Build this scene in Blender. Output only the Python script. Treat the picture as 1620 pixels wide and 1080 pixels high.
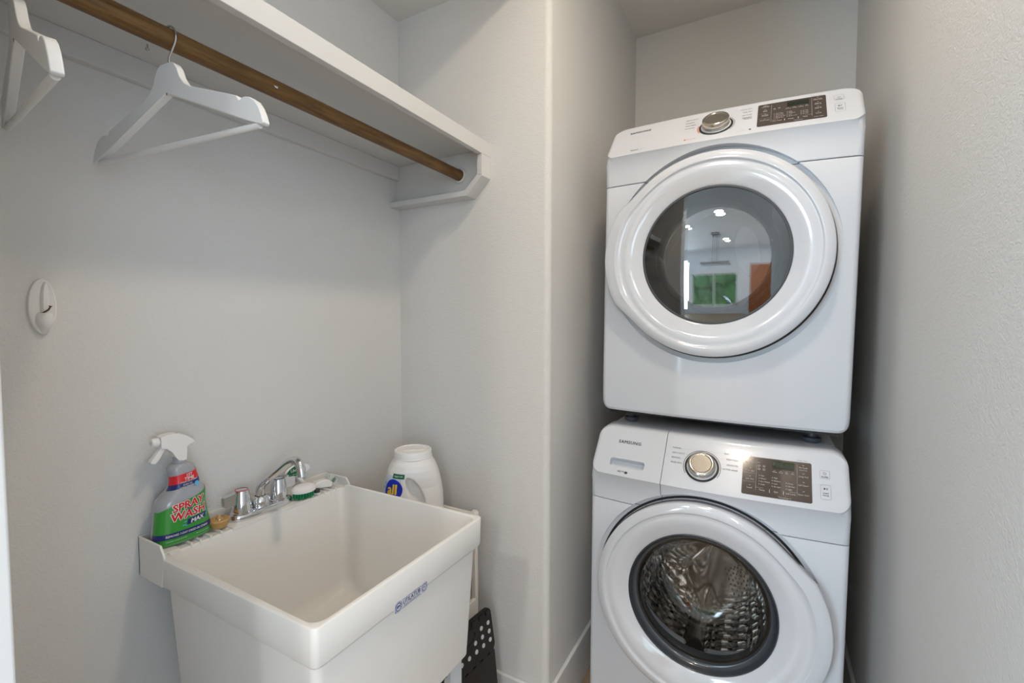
import bpy, bmesh, math, random
from mathutils import Vector, Matrix
random.seed(7)
PI = math.pi
for o in list(bpy.data.objects): bpy.data.objects.remove(o, do_unlink=True)
SC = bpy.context.scene
COL = SC.collection

# ------------------------------------------------------------------ camera, world, lights, exposure
def cam_setup():
    yaw, pitch, roll = math.radians(29.166), math.radians(2.624), math.radians(.08)
    f = Vector((-math.sin(yaw)*math.cos(pitch), math.cos(yaw)*math.cos(pitch), -math.sin(pitch)))
    r = Vector((math.cos(yaw), math.sin(yaw), 0)); u = r.cross(f)
    r2 = math.cos(roll)*r+math.sin(roll)*u; u2 = -math.sin(roll)*r+math.cos(roll)*u
    m = Matrix((r2, u2, -f)).transposed().to_4x4(); m.translation = Vector((0, 0, 1.375))
    cd = bpy.data.cameras.new('camera'); cd.sensor_width = 36; cd.lens = 728/1620*36; cd.clip_start = .02
    co = bpy.data.objects.new('camera', cd); COL.objects.link(co); co.matrix_world = m
    SC.camera = co
cam_setup()

W = bpy.data.worlds.new('sky'); SC.world = W; W.use_nodes = True
nt = W.node_tree; nt.nodes.clear()
bg = nt.nodes.new('ShaderNodeBackground'); wo = nt.nodes.new('ShaderNodeOutputWorld')
bg.inputs[0].default_value = (.62, .78, 1, 1); bg.inputs[1].default_value = 3.0
nt.links.new(bg.outputs[0], wo.inputs[0])

SC.view_settings.view_transform = 'Standard'; SC.view_settings.look = 'None'
SC.view_settings.gamma = 1; SC.view_settings.exposure = 0.08

def area(name, loc, target, size, power, color, shape='RECTANGLE', size_y=None):
    l = bpy.data.lights.new(name, 'AREA'); l.energy = power; l.color = color; l.shape = shape
    l.size = size
    if size_y: l.size_y = size_y
    o = bpy.data.objects.new(name, l); COL.objects.link(o); o.location = loc
    d = Vector(target)-Vector(loc)
    o.rotation_euler = d.to_track_quat('-Z', 'Y').to_euler()
    return o
WARM = (1, .84, .66); NEUT = (1, .96, .91); COOL = (.62, .81, 1)
# added cool fill lamps in made-up openings of the big room behind the camera
area('fill_far_left', (-2.40, -5.44, 1.25), (-1.9, 0, 1.2), 1.1, 128, COOL, size_y=2.1)
area('fill_far_right', (2.20, -5.44, 1.25), (.8, 0, .9), 1.1, 28, COOL, size_y=2.1)
area('fill_side_left', (-2.9, -2.2, 1.55), (0, -1.6, 1.3), 2.2, 60, COOL, size_y=1.5)
area('fill_side_right', (2.9, -2.0, 1.55), (0, -.8, 1.2), 2.2, 36, COOL, size_y=1.5)
CANS = [(-.06, .80, 2.745, 10), (-.35, -1.3, 2.745, 18), (-1.1, -2.0, 2.745, 14), (.9, -2.6, 2.745, 34), (-.3, -3.8, 2.745, 16), (1.2, -4.4, 2.745, 16)]
for c in CANS:
    area('can_bulb', c[:3], (c[0], c[1], 0), .16, c[3], WARM if c[1] > 0 else NEUT, 'DISK')

# ------------------------------------------------------------------ materials
def mat(name, col, rough=.5, metal=0, coat=0, bump=None, spec=.5, trans=0, ior=1.45, alpha=1, sss=0):
    m = bpy.data.materials.new(name); m.use_nodes = True; n = m.node_tree
    b = n.nodes['Principled BSDF']
    b.inputs['Base Color'].default_value = (*col, 1); b.inputs['Roughness'].default_value = rough
    b.inputs['Metallic'].default_value = metal; b.inputs['Coat Weight'].default_value = coat
    b.inputs['Coat Roughness'].default_value = .06
    b.inputs['Specular IOR Level'].default_value = spec; b.inputs['IOR'].default_value = ior
    b.inputs['Transmission Weight'].default_value = trans
    if alpha < 1: b.inputs['Alpha'].default_value = alpha
    if bump:
        kind, scale, strength, dist = bump
        tc = n.nodes.new('ShaderNodeTexCoord'); bp = n.nodes.new('ShaderNodeBump')
        bp.inputs['Strength'].default_value = strength; bp.inputs['Distance'].default_value = dist
        t = n.nodes.new('ShaderNodeTexNoise'); t.inputs['Scale'].default_value = scale
        t.inputs['Detail'].default_value = 3
        n.links.new(tc.outputs['Object'], t.inputs['Vector'])
        n.links.new(t.outputs['Fac'], bp.inputs['Height']); n.links.new(bp.outputs[0], b.inputs['Normal'])
    return m

def wall_mat(name, col, ridge=1.0):
    """hand-trowelled, slightly raised plaster texture under flat paint"""
    m = mat(name, col, .62, spec=.35); n = m.node_tree; b = n.nodes['Principled BSDF']
    tc = n.nodes.new('ShaderNodeTexCoord')
    mp = n.nodes.new('ShaderNodeMapping'); mp.inputs['Rotation'].default_value = (.5, 0, .4)
    mp.inputs['Scale'].default_value = (1, 1.0, 1.7)
    n.links.new(tc.outputs['Object'], mp.inputs[0])
    t1 = n.nodes.new('ShaderNodeTexNoise'); t1.inputs['Scale'].default_value = 62; t1.inputs['Detail'].default_value = 4
    t1.inputs['Distortion'].default_value = 1.4; t1.inputs['Roughness'].default_value = .55
    n.links.new(mp.outputs[0], t1.inputs[0])
    cr = n.nodes.new('ShaderNodeValToRGB'); cr.color_ramp.elements[0].position = .40; cr.color_ramp.elements[1].position = .60
    n.links.new(t1.outputs['Fac'], cr.inputs[0])
    t2 = n.nodes.new('ShaderNodeTexNoise'); t2.inputs['Scale'].default_value = 260; t2.inputs['Detail'].default_value = 2
    n.links.new(tc.outputs['Object'], t2.inputs[0])
    ad = n.nodes.new('ShaderNodeMath'); ad.operation = 'MULTIPLY_ADD'; ad.inputs[1].default_value = .35
    n.links.new(cr.outputs[0], ad.inputs[0]); n.links.new(t2.outputs['Fac'], ad.inputs[2])
    bp = n.nodes.new('ShaderNodeBump'); bp.inputs['Strength'].default_value = .55*ridge; bp.inputs['Distance'].default_value = .0011
    n.links.new(ad.outputs[0], bp.inputs['Height']); n.links.new(bp.outputs[0], b.inputs['Normal'])
    return m

def wood_mat(name, c1, c2, axis, rough=.45, scale=9):
    m = mat(name, c1, rough); n = m.node_tree; b = n.nodes['Principled BSDF']
    tc = n.nodes.new('ShaderNodeTexCoord'); mp = n.nodes.new('ShaderNodeMapping')
    s = [scale*7]*3; s[axis] = scale*.45; mp.inputs['Scale'].default_value = s
    t = n.nodes.new('ShaderNodeTexNoise'); t.inputs['Scale'].default_value = 1; t.inputs['Detail'].default_value = 6
    t.inputs['Roughness'].default_value = .65
    cr = n.nodes.new('ShaderNodeValToRGB')
    cr.color_ramp.elements[0].position = .3; cr.color_ramp.elements[1].position = .72
    cr.color_ramp.elements[0].color = (*c1, 1); cr.color_ramp.elements[1].color = (*c2, 1)
    n.links.new(tc.outputs['Object'], mp.inputs[0]); n.links.new(mp.outputs[0], t.inputs[0])
    n.links.new(t.outputs['Fac'], cr.inputs[0]); n.links.new(cr.outputs[0], b.inputs['Base Color'])
    return m

M = {}
M['wall'] = wall_mat('wall_paint', (.67, .66, .64), 1.2)
M['wall2'] = wall_mat('wall_paint_fine', (.66, .645, .62), .8)
M['ceil'] = wall_mat('ceiling_paint', (.70, .69, .67), .5)
M['room'] = mat('room_paint', (.76, .79, .82), .6)
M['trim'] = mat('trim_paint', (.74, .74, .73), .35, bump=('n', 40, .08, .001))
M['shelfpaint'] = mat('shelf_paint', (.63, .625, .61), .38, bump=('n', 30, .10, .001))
M['rod'] = wood_mat('dark_stained_wood', (.060, .027, .006), (.215, .108, .030), 1, .45, 22)
M['floor'] = wood_mat('plank_floor', (.34, .22, .13), (.56, .42, .27), 1, .4, 3)
M['white'] = mat('appliance_enamel', (.62, .65, .705), .28, coat=.6)
M['whitegloss'] = mat('glossy_white_plastic', (.63, .655, .705), .12, coat=1)
M['cab'] = mat('cabinet_steel_paint', (.72, .73, .75), .35)
M['dark'] = mat('dark_rubber', (.055, .06, .068), .45)
M['blackgap'] = mat('black_plastic', (.02, .02, .022), .5)
M['grayring'] = mat('slate_plastic_ring', (.045, .052, .062), .22, coat=.4)
M['footgrey'] = mat('grey_rubber_foot', (.06, .07, .085), .5)
M['panel'] = mat('brown_glass_panel', (.060, .042, .036), .12, coat=.7)
M['print'] = mat('dark_print', (.06, .06, .065), .5)
M['printlight'] = mat('grey_print', (.42, .42, .44), .5)
M['printwhite'] = mat('white_print', (.72, .70, .68), .5)
M['printorange'] = mat('orange_print', (.80, .19, .04), .5)
M['lcd'] = mat('display_glass', (.012, .022, .014), .15)
M['lcdseg'] = mat('display_segments', (.010, .035, .018), .4)
M['chrome'] = mat('chrome', (.72, .73, .75), .07, metal=1)
M['knobmetal'] = mat('satin_nickel', (.56, .52, .46), .16, metal=1)
M['steel'] = mat('wire_steel', (.50, .49, .48), .22, metal=1)
M['bronze'] = mat('aged_bronze', (.14, .075, .045), .35, metal=.8)
M['sink'] = mat('moulded_sink_plastic', (.80, .78, .745), .36, bump=('n', 260, .05, .0004))
M['hangerpaint'] = mat('white_lacquer', (.76, .76, .75), .35)
M['legmetal'] = mat('white_painted_metal', (.62, .65, .68), .4)
M['cart'] = mat('cream_plastic', (.78, .74, .68), .4)
M['card'] = mat('brown_cardboard', (.33, .17, .08), .7)
M['stool'] = mat('black_textured_plastic', (.010, .0085, .008), .5, bump=('n', 300, .5, .001))
M['dot'] = mat('grey_rubber_dot', (.60, .57, .54), .6)
M['bottle'] = mat('smoky_clear_plastic', (.36, .37, .40), .18, coat=.5)
M['green'] = mat('green_print_film', (.035, .29, .035), .28, coat=.4)
M['greenlight'] = mat('light_green_print', (.16, .50, .09), .28, coat=.4)
M['red'] = mat('red_print', (.68, .012, .02), .3, coat=.3)
M['navy'] = mat('navy_print', (.012, .018, .15), .3, coat=.3)
M['sky'] = mat('light_blue_print', (.12, .48, .75), .4)
M['blue'] = mat('royal_blue_print', (.01, .03, .50), .35)
M['yellow'] = mat('yellow_print', (.90, .60, .02), .4)
M['whiteplastic'] = mat('white_plastic', (.82, .80, .78), .32)
M['jug'] = mat('white_jug_plastic', (.80, .78, .76), .38)
M['bristle'] = mat('green_bristles', (.0, .25, .085), .45)
M['bristlewhite'] = mat('white_bristles', (.72, .74, .70), .5)
M['darkgreen'] = mat('dark_green_print', (.005, .13, .05), .4)
M['cork'] = mat('tan_rubber', (.52, .30, .10), .5)
M['rubber'] = mat('charcoal_rubber', (.05, .045, .045), .5)
M['stickerpaper'] = mat('silver_sticker', (.62, .63, .68), .35)
M['stickerink'] = mat('blue_sticker_ink', (.03, .05, .26), .5)
M['grille'] = mat('lint_grille', (.30, .31, .33), .5)
M['leafy'] = mat('hedge_leaves', (.10, .28, .06), .7, bump=('n', 8, 1, .1))
M['furn'] = mat('orange_wood_door', (.42, .14, .05), .4)

def glass_window(name, tint, glossy, rough=.0, ior_fac=True, clear=(.55, .6, .66)):
    """thin glass: see-through with a mirror-like reflection on top"""
    m = bpy.data.materials.new(name); m.use_nodes = True; n = m.node_tree; n.nodes.clear()
    out = n.nodes.new('ShaderNodeOutputMaterial'); mix = n.nodes.new('ShaderNodeMixShader')
    tr = n.nodes.new('ShaderNodeBsdfTransparent'); tr.inputs[0].default_value = (*clear, 1)
    gl = n.nodes.new('ShaderNodeBsdfGlossy'); gl.inputs['Color'].default_value = (*tint, 1); gl.inputs['Roughness'].default_value = rough
    fr = n.nodes.new('ShaderNodeFresnel'); fr.inputs[0].default_value = 1.5
    ad = n.nodes.new('ShaderNodeMath'); ad.operation = 'ADD'; ad.use_clamp = True; ad.inputs[1].default_value = glossy
    n.links.new(fr.outputs[0], ad.inputs[0]); n.links.new(ad.outputs[0], mix.inputs[0])
    n.links.new(tr.outputs[0], mix.inputs[1]); n.links.new(gl.outputs[0], mix.inputs[2]); n.links.new(mix.outputs[0], out.inputs[0])
    return m
M['dryerglass'] = glass_window('dryer_window_glass', (.90, .96, 1), .10, clear=(.80, .77, .74))
M['innerglass'] = glass_window('inner_window_glass', (.90, .96, 1), .22, clear=(.85, .86, .90))
M['clearpane'] = glass_window('clear_pane', (1, 1, 1), .0, clear=(.95, .97, .97))
M['bowl'] = mat('clear_bowl_glass', (.97, .98, .98), .0, trans=1, ior=1.46)

def drum_mat():
    m = mat('stainless_drum', (.85, .84, .83), .06, metal=1); n = m.node_tree; b = n.nodes['Principled BSDF']
    tc = n.nodes.new('ShaderNodeTexCoord')
    mp = n.nodes.new('ShaderNodeMapping'); mp.inputs['Scale'].default_value = (30, 9, 1)
    n.links.new(tc.outputs['UV'], mp.inputs[0])
    br = n.nodes.new('ShaderNodeTexVoronoi'); br.inputs['Scale'].default_value = 1; br.inputs['Randomness'].default_value = .12
    n.links.new(mp.outputs[0], br.inputs['Vector'])
    bp = n.nodes.new('ShaderNodeBump'); bp.inputs['Strength'].default_value = 1; bp.inputs['Distance'].default_value = .022
    n.links.new(br.outputs['Distance'], bp.inputs['Height']); n.links.new(bp.outputs[0], b.inputs['Normal'])
    cr = n.nodes.new('ShaderNodeValToRGB'); cr.color_ramp.elements[0].position = .12; cr.color_ramp.elements[1].position = .16
    cr.color_ramp.elements[0].color = (.01, .01, .01, 1); cr.color_ramp.elements[1].color = (.66, .65, .63, 1)
    n.links.new(br.outputs['Distance'], cr.inputs[0]); n.links.new(cr.outputs[0], b.inputs['Base Color'])
    return m
M['drum'] = drum_mat()
M['drumback'] = mat('brushed_drum_back', (.74, .69, .64), .16, metal=1)
M['dryerdrum'] = mat('dryer_drum_enamel', (.50, .49, .50), .4)
M['browncone'] = mat('smoked_door_liner', (.030, .020, .015), .22, coat=.5)

# ------------------------------------------------------------------ mesh builder
class MB:
    def __init__(s): s.v = []; s.f = []; s.uv = None
    def add(s, vs, fs):
        o = len(s.v); s.v += [tuple(v) for v in vs]; s.f += [tuple(i+o for i in f) for f in fs]; return s
    def box(s, x0, x1, y0, y1, z0, z1):
        vs = [(x, y, z) for x in (x0, x1) for y in (y0, y1) for z in (z0, z1)]
        return s.add(vs, [(0, 1, 3, 2), (4, 6, 7, 5), (0, 4, 5, 1), (2, 3, 7, 6), (0, 2, 6, 4), (1, 5, 7, 3)])
    def loops(s, L, closed=False, cap=True, cyc=True):
        """L: list of loops with equal vertex counts"""
        n = len(L[0]); vs = [p for l in L for p in l]; fs = []
        m = len(L); rng = range(m) if closed else range(m-1)
        for i in rng:
            j = (i+1) % m
            for k in range(n if cyc else n-1):
                k2 = (k+1) % n
                fs.append((i*n+k, i*n+k2, j*n+k2, j*n+k))
        if cap and not closed:
            fs.append(tuple(range(n))[::-1]); fs.append(tuple((m-1)*n+k for k in range(n)))
        return s.add(vs, fs)
    def lathe(s, prof, seg=64, cap0=False, cap1=False, frame=None, closed=False):
        """prof (r, h): ring around local z; frame maps Vector->Vector"""
        fr = frame or (lambda p: p)
        L = [[fr(Vector((r*math.cos(2*PI*k/seg), r*math.sin(2*PI*k/seg), h))) for k in range(seg)] for r, h in prof]
        n = seg; vs = [p for l in L for p in l]; fs = []
        m = len(L)
        for i in (range(m) if closed else range(m-1)):
            j = (i+1) % m
            for k in range(n):
                k2 = (k+1) % n; fs.append((i*n+k, i*n+k2, j*n+k2, j*n+k))
        if cap0: fs.append(tuple(range(n))[::-1])
        if cap1: fs.append(tuple((m-1)*n+k for k in range(n)))
        return s.add(vs, fs)
    def tube(s, pts, r, seg=12, cap=True):
        pts = [Vector(p) for p in pts]; rs = r if isinstance(r, (list, tuple)) else [r]*len(pts)
        L = []; up = None
        for i, p in enumerate(pts):
            t = (pts[min(i+1, len(pts)-1)]-pts[max(i-1, 0)]).normalized()
            if up is None:
                up = Vector((0, 0, 1)) if abs(t.z) < .9 else Vector((1, 0, 0))
            a = (up-t*up.dot(t)).normalized(); up = a; b = t.cross(a)
            L.append([p+rs[i]*(math.cos(2*PI*k/seg)*a+math.sin(2*PI*k/seg)*b) for k in range(seg)])
        return s.loops(L, cap=cap)
    def prism(s, poly, f0, f1):
        """poly 2-D list; f0/f1 map (a,b)->3-D for the two faces"""
        n = len(poly); vs = [f0(*p) for p in poly]+[f1(*p) for p in poly]
        fs = [tuple(range(n))[::-1], tuple(range(n, 2*n))]+[(k, (k+1) % n, n+(k+1) % n, n+k) for k in range(n)]
        return s.add(vs, fs)
    def patch(s, fn, nu, nv):
        vs = [fn(i/nu, j/nv) for i in range(nu+1) for j in range(nv+1)]
        fs = [(i*(nv+1)+j, (i+1)*(nv+1)+j, (i+1)*(nv+1)+j+1, i*(nv+1)+j+1) for i in range(nu) for j in range(nv)]
        return s.add(vs, fs)
    def text(s, body, size, fn, align='CENTER', bold=0, shear=0, sx=1.0, spacing=1.0):
        c = bpy.data.curves.new('t', 'FONT'); c.body = body; c.size = size; c.align_x = align; c.align_y = 'CENTER'
        c.shear = shear; c.resolution_u = 2; c.space_character = spacing
        o = bpy.data.objects.new('t', c); COL.objects.link(o)
        dg = bpy.context.evaluated_depsgraph_get(); dg.update()
        me = bpy.data.meshes.new_from_object(o.evaluated_get(dg))
        w_ = bold*size
        for dx, dy in ([(0, 0)] if not bold else [(-w_, 0), (w_, 0), (0, w_*.7), (0, -w_*.7)]+([] if bold < .06 else [(w_*.75, w_*.75), (-w_*.75, w_*.75), (w_*.75, -w_*.75), (-w_*.75, -w_*.75)])):
            s.add([fn(v.co.x*sx+dx, v.co.y+dy) for v in me.vertices], [tuple(p.vertices) for p in me.polygons])
        bpy.data.objects.remove(o); bpy.data.curves.remove(c); bpy.data.meshes.remove(me)
        return s
    def build(s, name, m, parent=None, smooth=True, bevel=0, segs=2, angle=35, fix=True, subsurf=0):
        me = bpy.data.meshes.new(name); me.from_pydata(s.v, [], s.f)
        b = bmesh.new(); b.from_mesh(me)
        if fix: bmesh.ops.recalc_face_normals(b, faces=b.faces)
        b.to_mesh(me); b.free(); me.validate()
        me.materials.append(m if not isinstance(m, str) else M[m])
        o = bpy.data.objects.new(name, me); COL.objects.link(o)
        if parent: o.parent = parent
        if smooth:
            me.shade_smooth(); me.set_sharp_from_angle(angle=math.radians(angle))
        if bevel:
            md = o.modifiers.new('bevel', 'BEVEL'); md.width = bevel; md.segments = segs; md.limit_method = 'ANGLE'
            md.angle_limit = math.radians(40); md.harden_normals = False
            me.shade_smooth()
            w = o.modifiers.new('wn', 'WEIGHTED_NORMAL'); w.keep_sharp = False
        if subsurf:
            md = o.modifiers.new('sub', 'SUBSURF'); md.levels = subsurf; md.render_levels = subsurf
        return o

def tag(o, label=None, cat=None, group=None, kind=None):
    if label: o['label'] = label
    if cat: o['category'] = cat
    if group: o['group'] = group
    if kind: o['kind'] = kind
    return o
def empty(name, loc, label=None, cat=None, group=None, rot=(0, 0, 0)):
    o = bpy.data.objects.new(name, None); COL.objects.link(o); o.location = loc; o.rotation_euler = rot
    o.empty_display_size = .05
    return tag(o, label, cat, group)
def struct(name, mb, m, label=None, **k):
    o = mb.build(name, m, **k); o['kind'] = 'structure'
    if label: o['label'] = label
    return o
def rel(p): return lambda v: Vector(v)-Vector(p)
def boolean(o, cutter, op='DIFFERENCE'):
    md = o.modifiers.new('b', 'BOOLEAN'); md.object = cutter; md.operation = op; md.solver = 'EXACT'
    dg = bpy.context.evaluated_depsgraph_get(); dg.update()
    me = bpy.data.meshes.new_from_object(o.evaluated_get(dg))
    o.modifiers.remove(md); old = o.data; o.data = me; bpy.data.meshes.remove(old)
    me.shade_smooth(); me.set_sharp_from_angle(angle=math.radians(30))
def kill(*os):
    for o in os: bpy.data.objects.remove(o, do_unlink=True)

# ------------------------------------------------------------------ the room
XA, YB, XC, YD, XE = -1.22, 1.3194, -.6036, 2.3335, .2815
ZL, ZH = 2.471, 2.761
FY0, FY1, FX = 0.0, .13, -.600
struct('floor', MB().box(-3.1, 3.1, -5.6, 2.45, -.05, 0), 'floor', smooth=False)
struct('wall_left', MB().box(XA-.1, XA, -.0, YB+.1, 0, ZH), 'wall', smooth=False)
# centre block: wall behind the sink's right side and the alcove's left side meet in a rounded corner
def rounded_corner_block():
    r = .021; pts = [(XA, YB), (XC-r, YB)]
    for k in range(1, 8):
        a = PI/2*k/8; pts.append((XC-r+r*math.sin(a), YB+r-r*math.cos(a)))
    pts += [(XC, YB+r), (XC, YD), (XA, YD)]
    return MB().prism(pts, lambda a, b: (a, b, 0), lambda a, b: (a, b, ZH))
struct('wall_center', rounded_corner_block(), 'wall', angle=50)
struct('wall_back', MB().box(XC-.2, XE+.2, YD, YD+.1, 0, ZH), 'wall2', smooth=False)
struct('wall_right', MB().box(XE, XE+.12, -.0, YD+.1, 0, ZH), 'wall', smooth=False)
struct('wall_front', MB().box(XA-.1, FX-.02, FY0, FY1, 0, ZH), 'wall', smooth=False)
struct('trim_1', MB().box(FX-.02, FX, FY0-.015, FY1+.006, 0, ZH-.001), 'trim', bevel=.003)
struct('ceiling', MB().box(XA-.1, XE+.1, 0, YD+.1, ZH, ZH+.05), 'ceil', smooth=False)
struct('ceiling_soffit', MB().box(XA, XC, FY1, YB, ZL, ZH-.001), 'ceil', smooth=False)
# baseboards
def base(name, poly): return struct(name, MB().prism(poly, lambda a, b: (a, b, 0), lambda a, b: (a, b, .172)), 'trim', bevel=.004)
base('baseboard_left', [(XA, FY1), (XA+.014, FY1), (XA+.014, YB), (XA, YB)])
base('baseboard_center', [(XA+.014, YB-.014), (XC+.014, YB-.014), (XC+.014, YD), (XC, YD), (XC, YB), (XA+.014, YB)])
base('baseboard_back', [(XC+.014, YD-.014), (XE-.014, YD-.014), (XE-.014, YD), (XC+.014, YD)])
base('baseboard_right', [(XE-.014, .0), (XE, .0), (XE, YD), (XE-.014, YD)])
# the big room behind the camera, seen only as reflections
RX0, RX1, RY = -3.0, 3.0, -5.5
struct('wall_room_left', MB().box(RX0-.1, RX0, RY, -3.3, 0, ZH).box(RX0-.1, RX0, -1.1, 0, 0, ZH).box(RX0-.1, RX0, -3.3, -1.1, 0, .7).box(RX0-.1, RX0, -3.3, -1.1, 2.2, ZH), 'room', smooth=False)
struct('wall_room_right', MB().box(RX1, RX1+.1, RY, -3.1, 0, ZH).box(RX1, RX1+.1, -.9, 0, 0, ZH).box(RX1, RX1+.1, -3.1, -.9, 0, .7).box(RX1, RX1+.1, -3.1, -.9, 2.2, ZH), 'room', smooth=False)
WX0, WX1, WZ0, WZ1 = -1.7, .1, .35, 1.75
struct('wall_room_far', MB().box(RX0, -2.97, RY-.1, RY, 0, ZH).box(-1.83, WX0, RY-.1, RY, 0, ZH).box(-2.97, -1.83, RY-.1, RY, 2.32, ZH).box(-2.97, -1.83, RY-.1, RY, 0, .18).box(WX1, 1.63, RY-.1, RY, 0, ZH).box(2.77, RX1, RY-.1, RY, 0, ZH).box(1.63, 2.77, RY-.1, RY, 2.32, ZH).box(1.63, 2.77, RY-.1, RY, 0, .18)
       .box(WX0, WX1, RY-.1, RY, 0, WZ0).box(WX0, WX1, RY-.1, RY, WZ1, ZH), 'room', smooth=False)
struct('wall_room_near', MB().box(RX0, XA-.1, 0, .1, 0, ZH).box(XE+.12, RX1, 0, .1, 0, ZH), 'room', smooth=False)
struct('ceiling_room', MB().box(RX0, RX1, RY, 0, ZH, ZH+.05), 'ceil', smooth=False)
w = MB(); t = .05
for a in ((WX0, WX0+t, WZ0, WZ1), (WX1-t, WX1, WZ0, WZ1), (WX0, WX1, WZ0, WZ0+t), (WX0, WX1, WZ1-t, WZ1), ((WX0+WX1)/2-.02, (WX0+WX1)/2+.02, WZ0, WZ1)):
    w.box(a[0], a[1], RY-.08, RY+.01, a[2], a[3])
wf = struct('window_1', w, 'trim', smooth=False)
MB().box(WX0+t, WX1-t, RY-.05, RY-.045, WZ0+t, WZ1-t).build('pane', 'clearpane', wf, smooth=False)
hd = MB()
for i in range(240):
    r = random.uniform(.18, .42); c = Vector((random.uniform(-4.5, 3), RY-2.2+random.uniform(-.3, .3), random.uniform(0, 2.3)))
    hd.lathe([(r*math.sin(PI*k/8)+.001, -r*math.cos(PI*k/8)) for k in range(9)], 10, frame=lambda p, c=c: p+c)
tag(hd.build('garden_hedge', 'leafy'), 'green leafy hedge outside the room window', 'hedge', kind='stuff')

for i, c in enumerate(CANS):
    e = empty('ceiling_light', (c[0], c[1], ZH), 'round recessed ceiling light above the washer and dryer' if i == 0 else 'round recessed ceiling light in the big room', 'ceiling light', 'recessed ceiling lights' if i else None)
    MB().lathe([(.058, -.018), (.060, -.004), (.085, -.006), (.085, 0.0), (.056, 0.0)], 40).build('trim_ring', 'trim', e)

# a square-canopied pendant and an orange wooden door in the big room
pd = empty('pendant_lamp', (-.55, -3.0, ZH), 'pendant lamp on two rods from a square canopy in the big room', 'pendant lamp')
MB().box(-.11, .11, -.11, .11, -.03, 0).build('canopy', 'blackgap', pd, smooth=False)
for x in (-.05, .05): MB().tube([(x, 0, -.03), (x, 0, -.80)], .008, 8).build('hanging_rod', 'blackgap', pd)
MB().box(-.38, .38, -.04, .04, -.86, -.80).build('lamp_bar', 'blackgap', pd, bevel=.01)
dr3 = struct('door_1', MB().box(.55, 1.45, RY, RY+.045, 0, 2.05), 'furn', smooth=False)
for z0, z1 in ((.15, .95), (1.1, 1.9)):
    MB().box(.68, 1.32, RY+.045, RY+.052, z0, z1).build('panel', 'furn', dr3, bevel=.004)
MB().lathe([(0, 0), (.028, 0), (.028, .05), (0, .055)], 20, frame=lambda p: Vector((.62+p.x, RY+.05+p.z, 1.0+p.y))).build('door_knob', 'steel', dr3)

# ------------------------------------------------------------------ shelf with fascia and cleats, closet rod
SY0 = FY1
sh = empty('closet_shelf', (XA, SY0, 1.938), 'long white painted shelf with front lip high on the left wall', 'shelf')
R_ = lambda mb, p: MB().add([Vector(v)-Vector(p) for v in mb.v], mb.f)
def part(mb, name, m, parent, **k):
    """mb is given in world coordinates; parent is an unrotated empty"""
    return R_(mb, parent.location).build(name, m, parent, **k)
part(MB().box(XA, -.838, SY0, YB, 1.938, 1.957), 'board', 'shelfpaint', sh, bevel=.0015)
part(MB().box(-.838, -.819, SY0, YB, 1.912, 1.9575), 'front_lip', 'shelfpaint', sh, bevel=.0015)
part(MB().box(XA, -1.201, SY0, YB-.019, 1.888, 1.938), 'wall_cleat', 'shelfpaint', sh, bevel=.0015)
def endpanel(sg, yw, name):
    poly = [(XA, 1.80), (-.885, 1.80), (-.838, 1.848), (-.838, 1.938), (XA, 1.938)]
    y2 = yw-sg*.019; y3 = yw-sg*.053
    part(MB().prism(poly, lambda a, b: (a, yw, b), lambda a, b: (a, y2, b)), name, 'shelfpaint', sh, bevel=.001)
    out = [(XA, 1.785), (-.879, 1.785), (-.819, 1.842), (-.819, 1.912)]
    inn = [(XA, 1.803), (-.886, 1.803), (-.838, 1.849), (-.838, 1.912)]
    for a, b, nm in ((0, 1, 'bottom_trim'), (1, 2, 'chamfer_trim'), (2, 3, 'front_trim')):
        q = [out[a], out[b], inn[b], inn[a]]
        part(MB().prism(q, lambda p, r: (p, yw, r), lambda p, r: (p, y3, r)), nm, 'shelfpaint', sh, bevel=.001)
endpanel(1, YB, 'end_panel')
rod = empty('closet_rod', (-.93, SY0, 1.866), 'dark stained wooden closet rod under the white shelf', 'rod')
Rr = .0178
n_ = 60
part(MB().tube([(-.93, SY0+.012+(YB-.019-SY0-.014)*k/n_, 1.866) for k in range(n_+1)], Rr, 32), 'dowel', 'rod', rod)
fry = lambda y, s: (lambda p: Vector((-.93+p.x, y+s*p.z, 1.866+p.y)))
part(MB().lathe([(.0265, 0), (.0265, -.003), (.0245, -.006), (.0200, -.007), (.0195, -.0005), (.0, -.0005)], 40, frame=fry(YB-.0195, 1)), 'rod_socket', 'shelfpaint', rod)
tag(R_(MB().lathe([(.0015, .0), (.0015, -.008), (.0042, -.009), (.003, -.012), (.0, -.012)], 12, frame=lambda p: p+Vector((-1.124, .4814, 1.938))), (0, 0, 0)).build('screw', 'steel'), 'small steel screw under the shelf near the middle hanger', 'screw')
# scuff on the rod
sc = MB().patch(lambda u, v: (-.93+(Rr+.0003)*math.cos(.5-.5*v), .612+.012*u*(1-.5*v)+.006*v, 1.866+(Rr+.0003)*math.sin(.15-.5*v)), 4, 4)
part(sc, 'tape_scrap', 'stickerpaper', rod)

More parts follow.
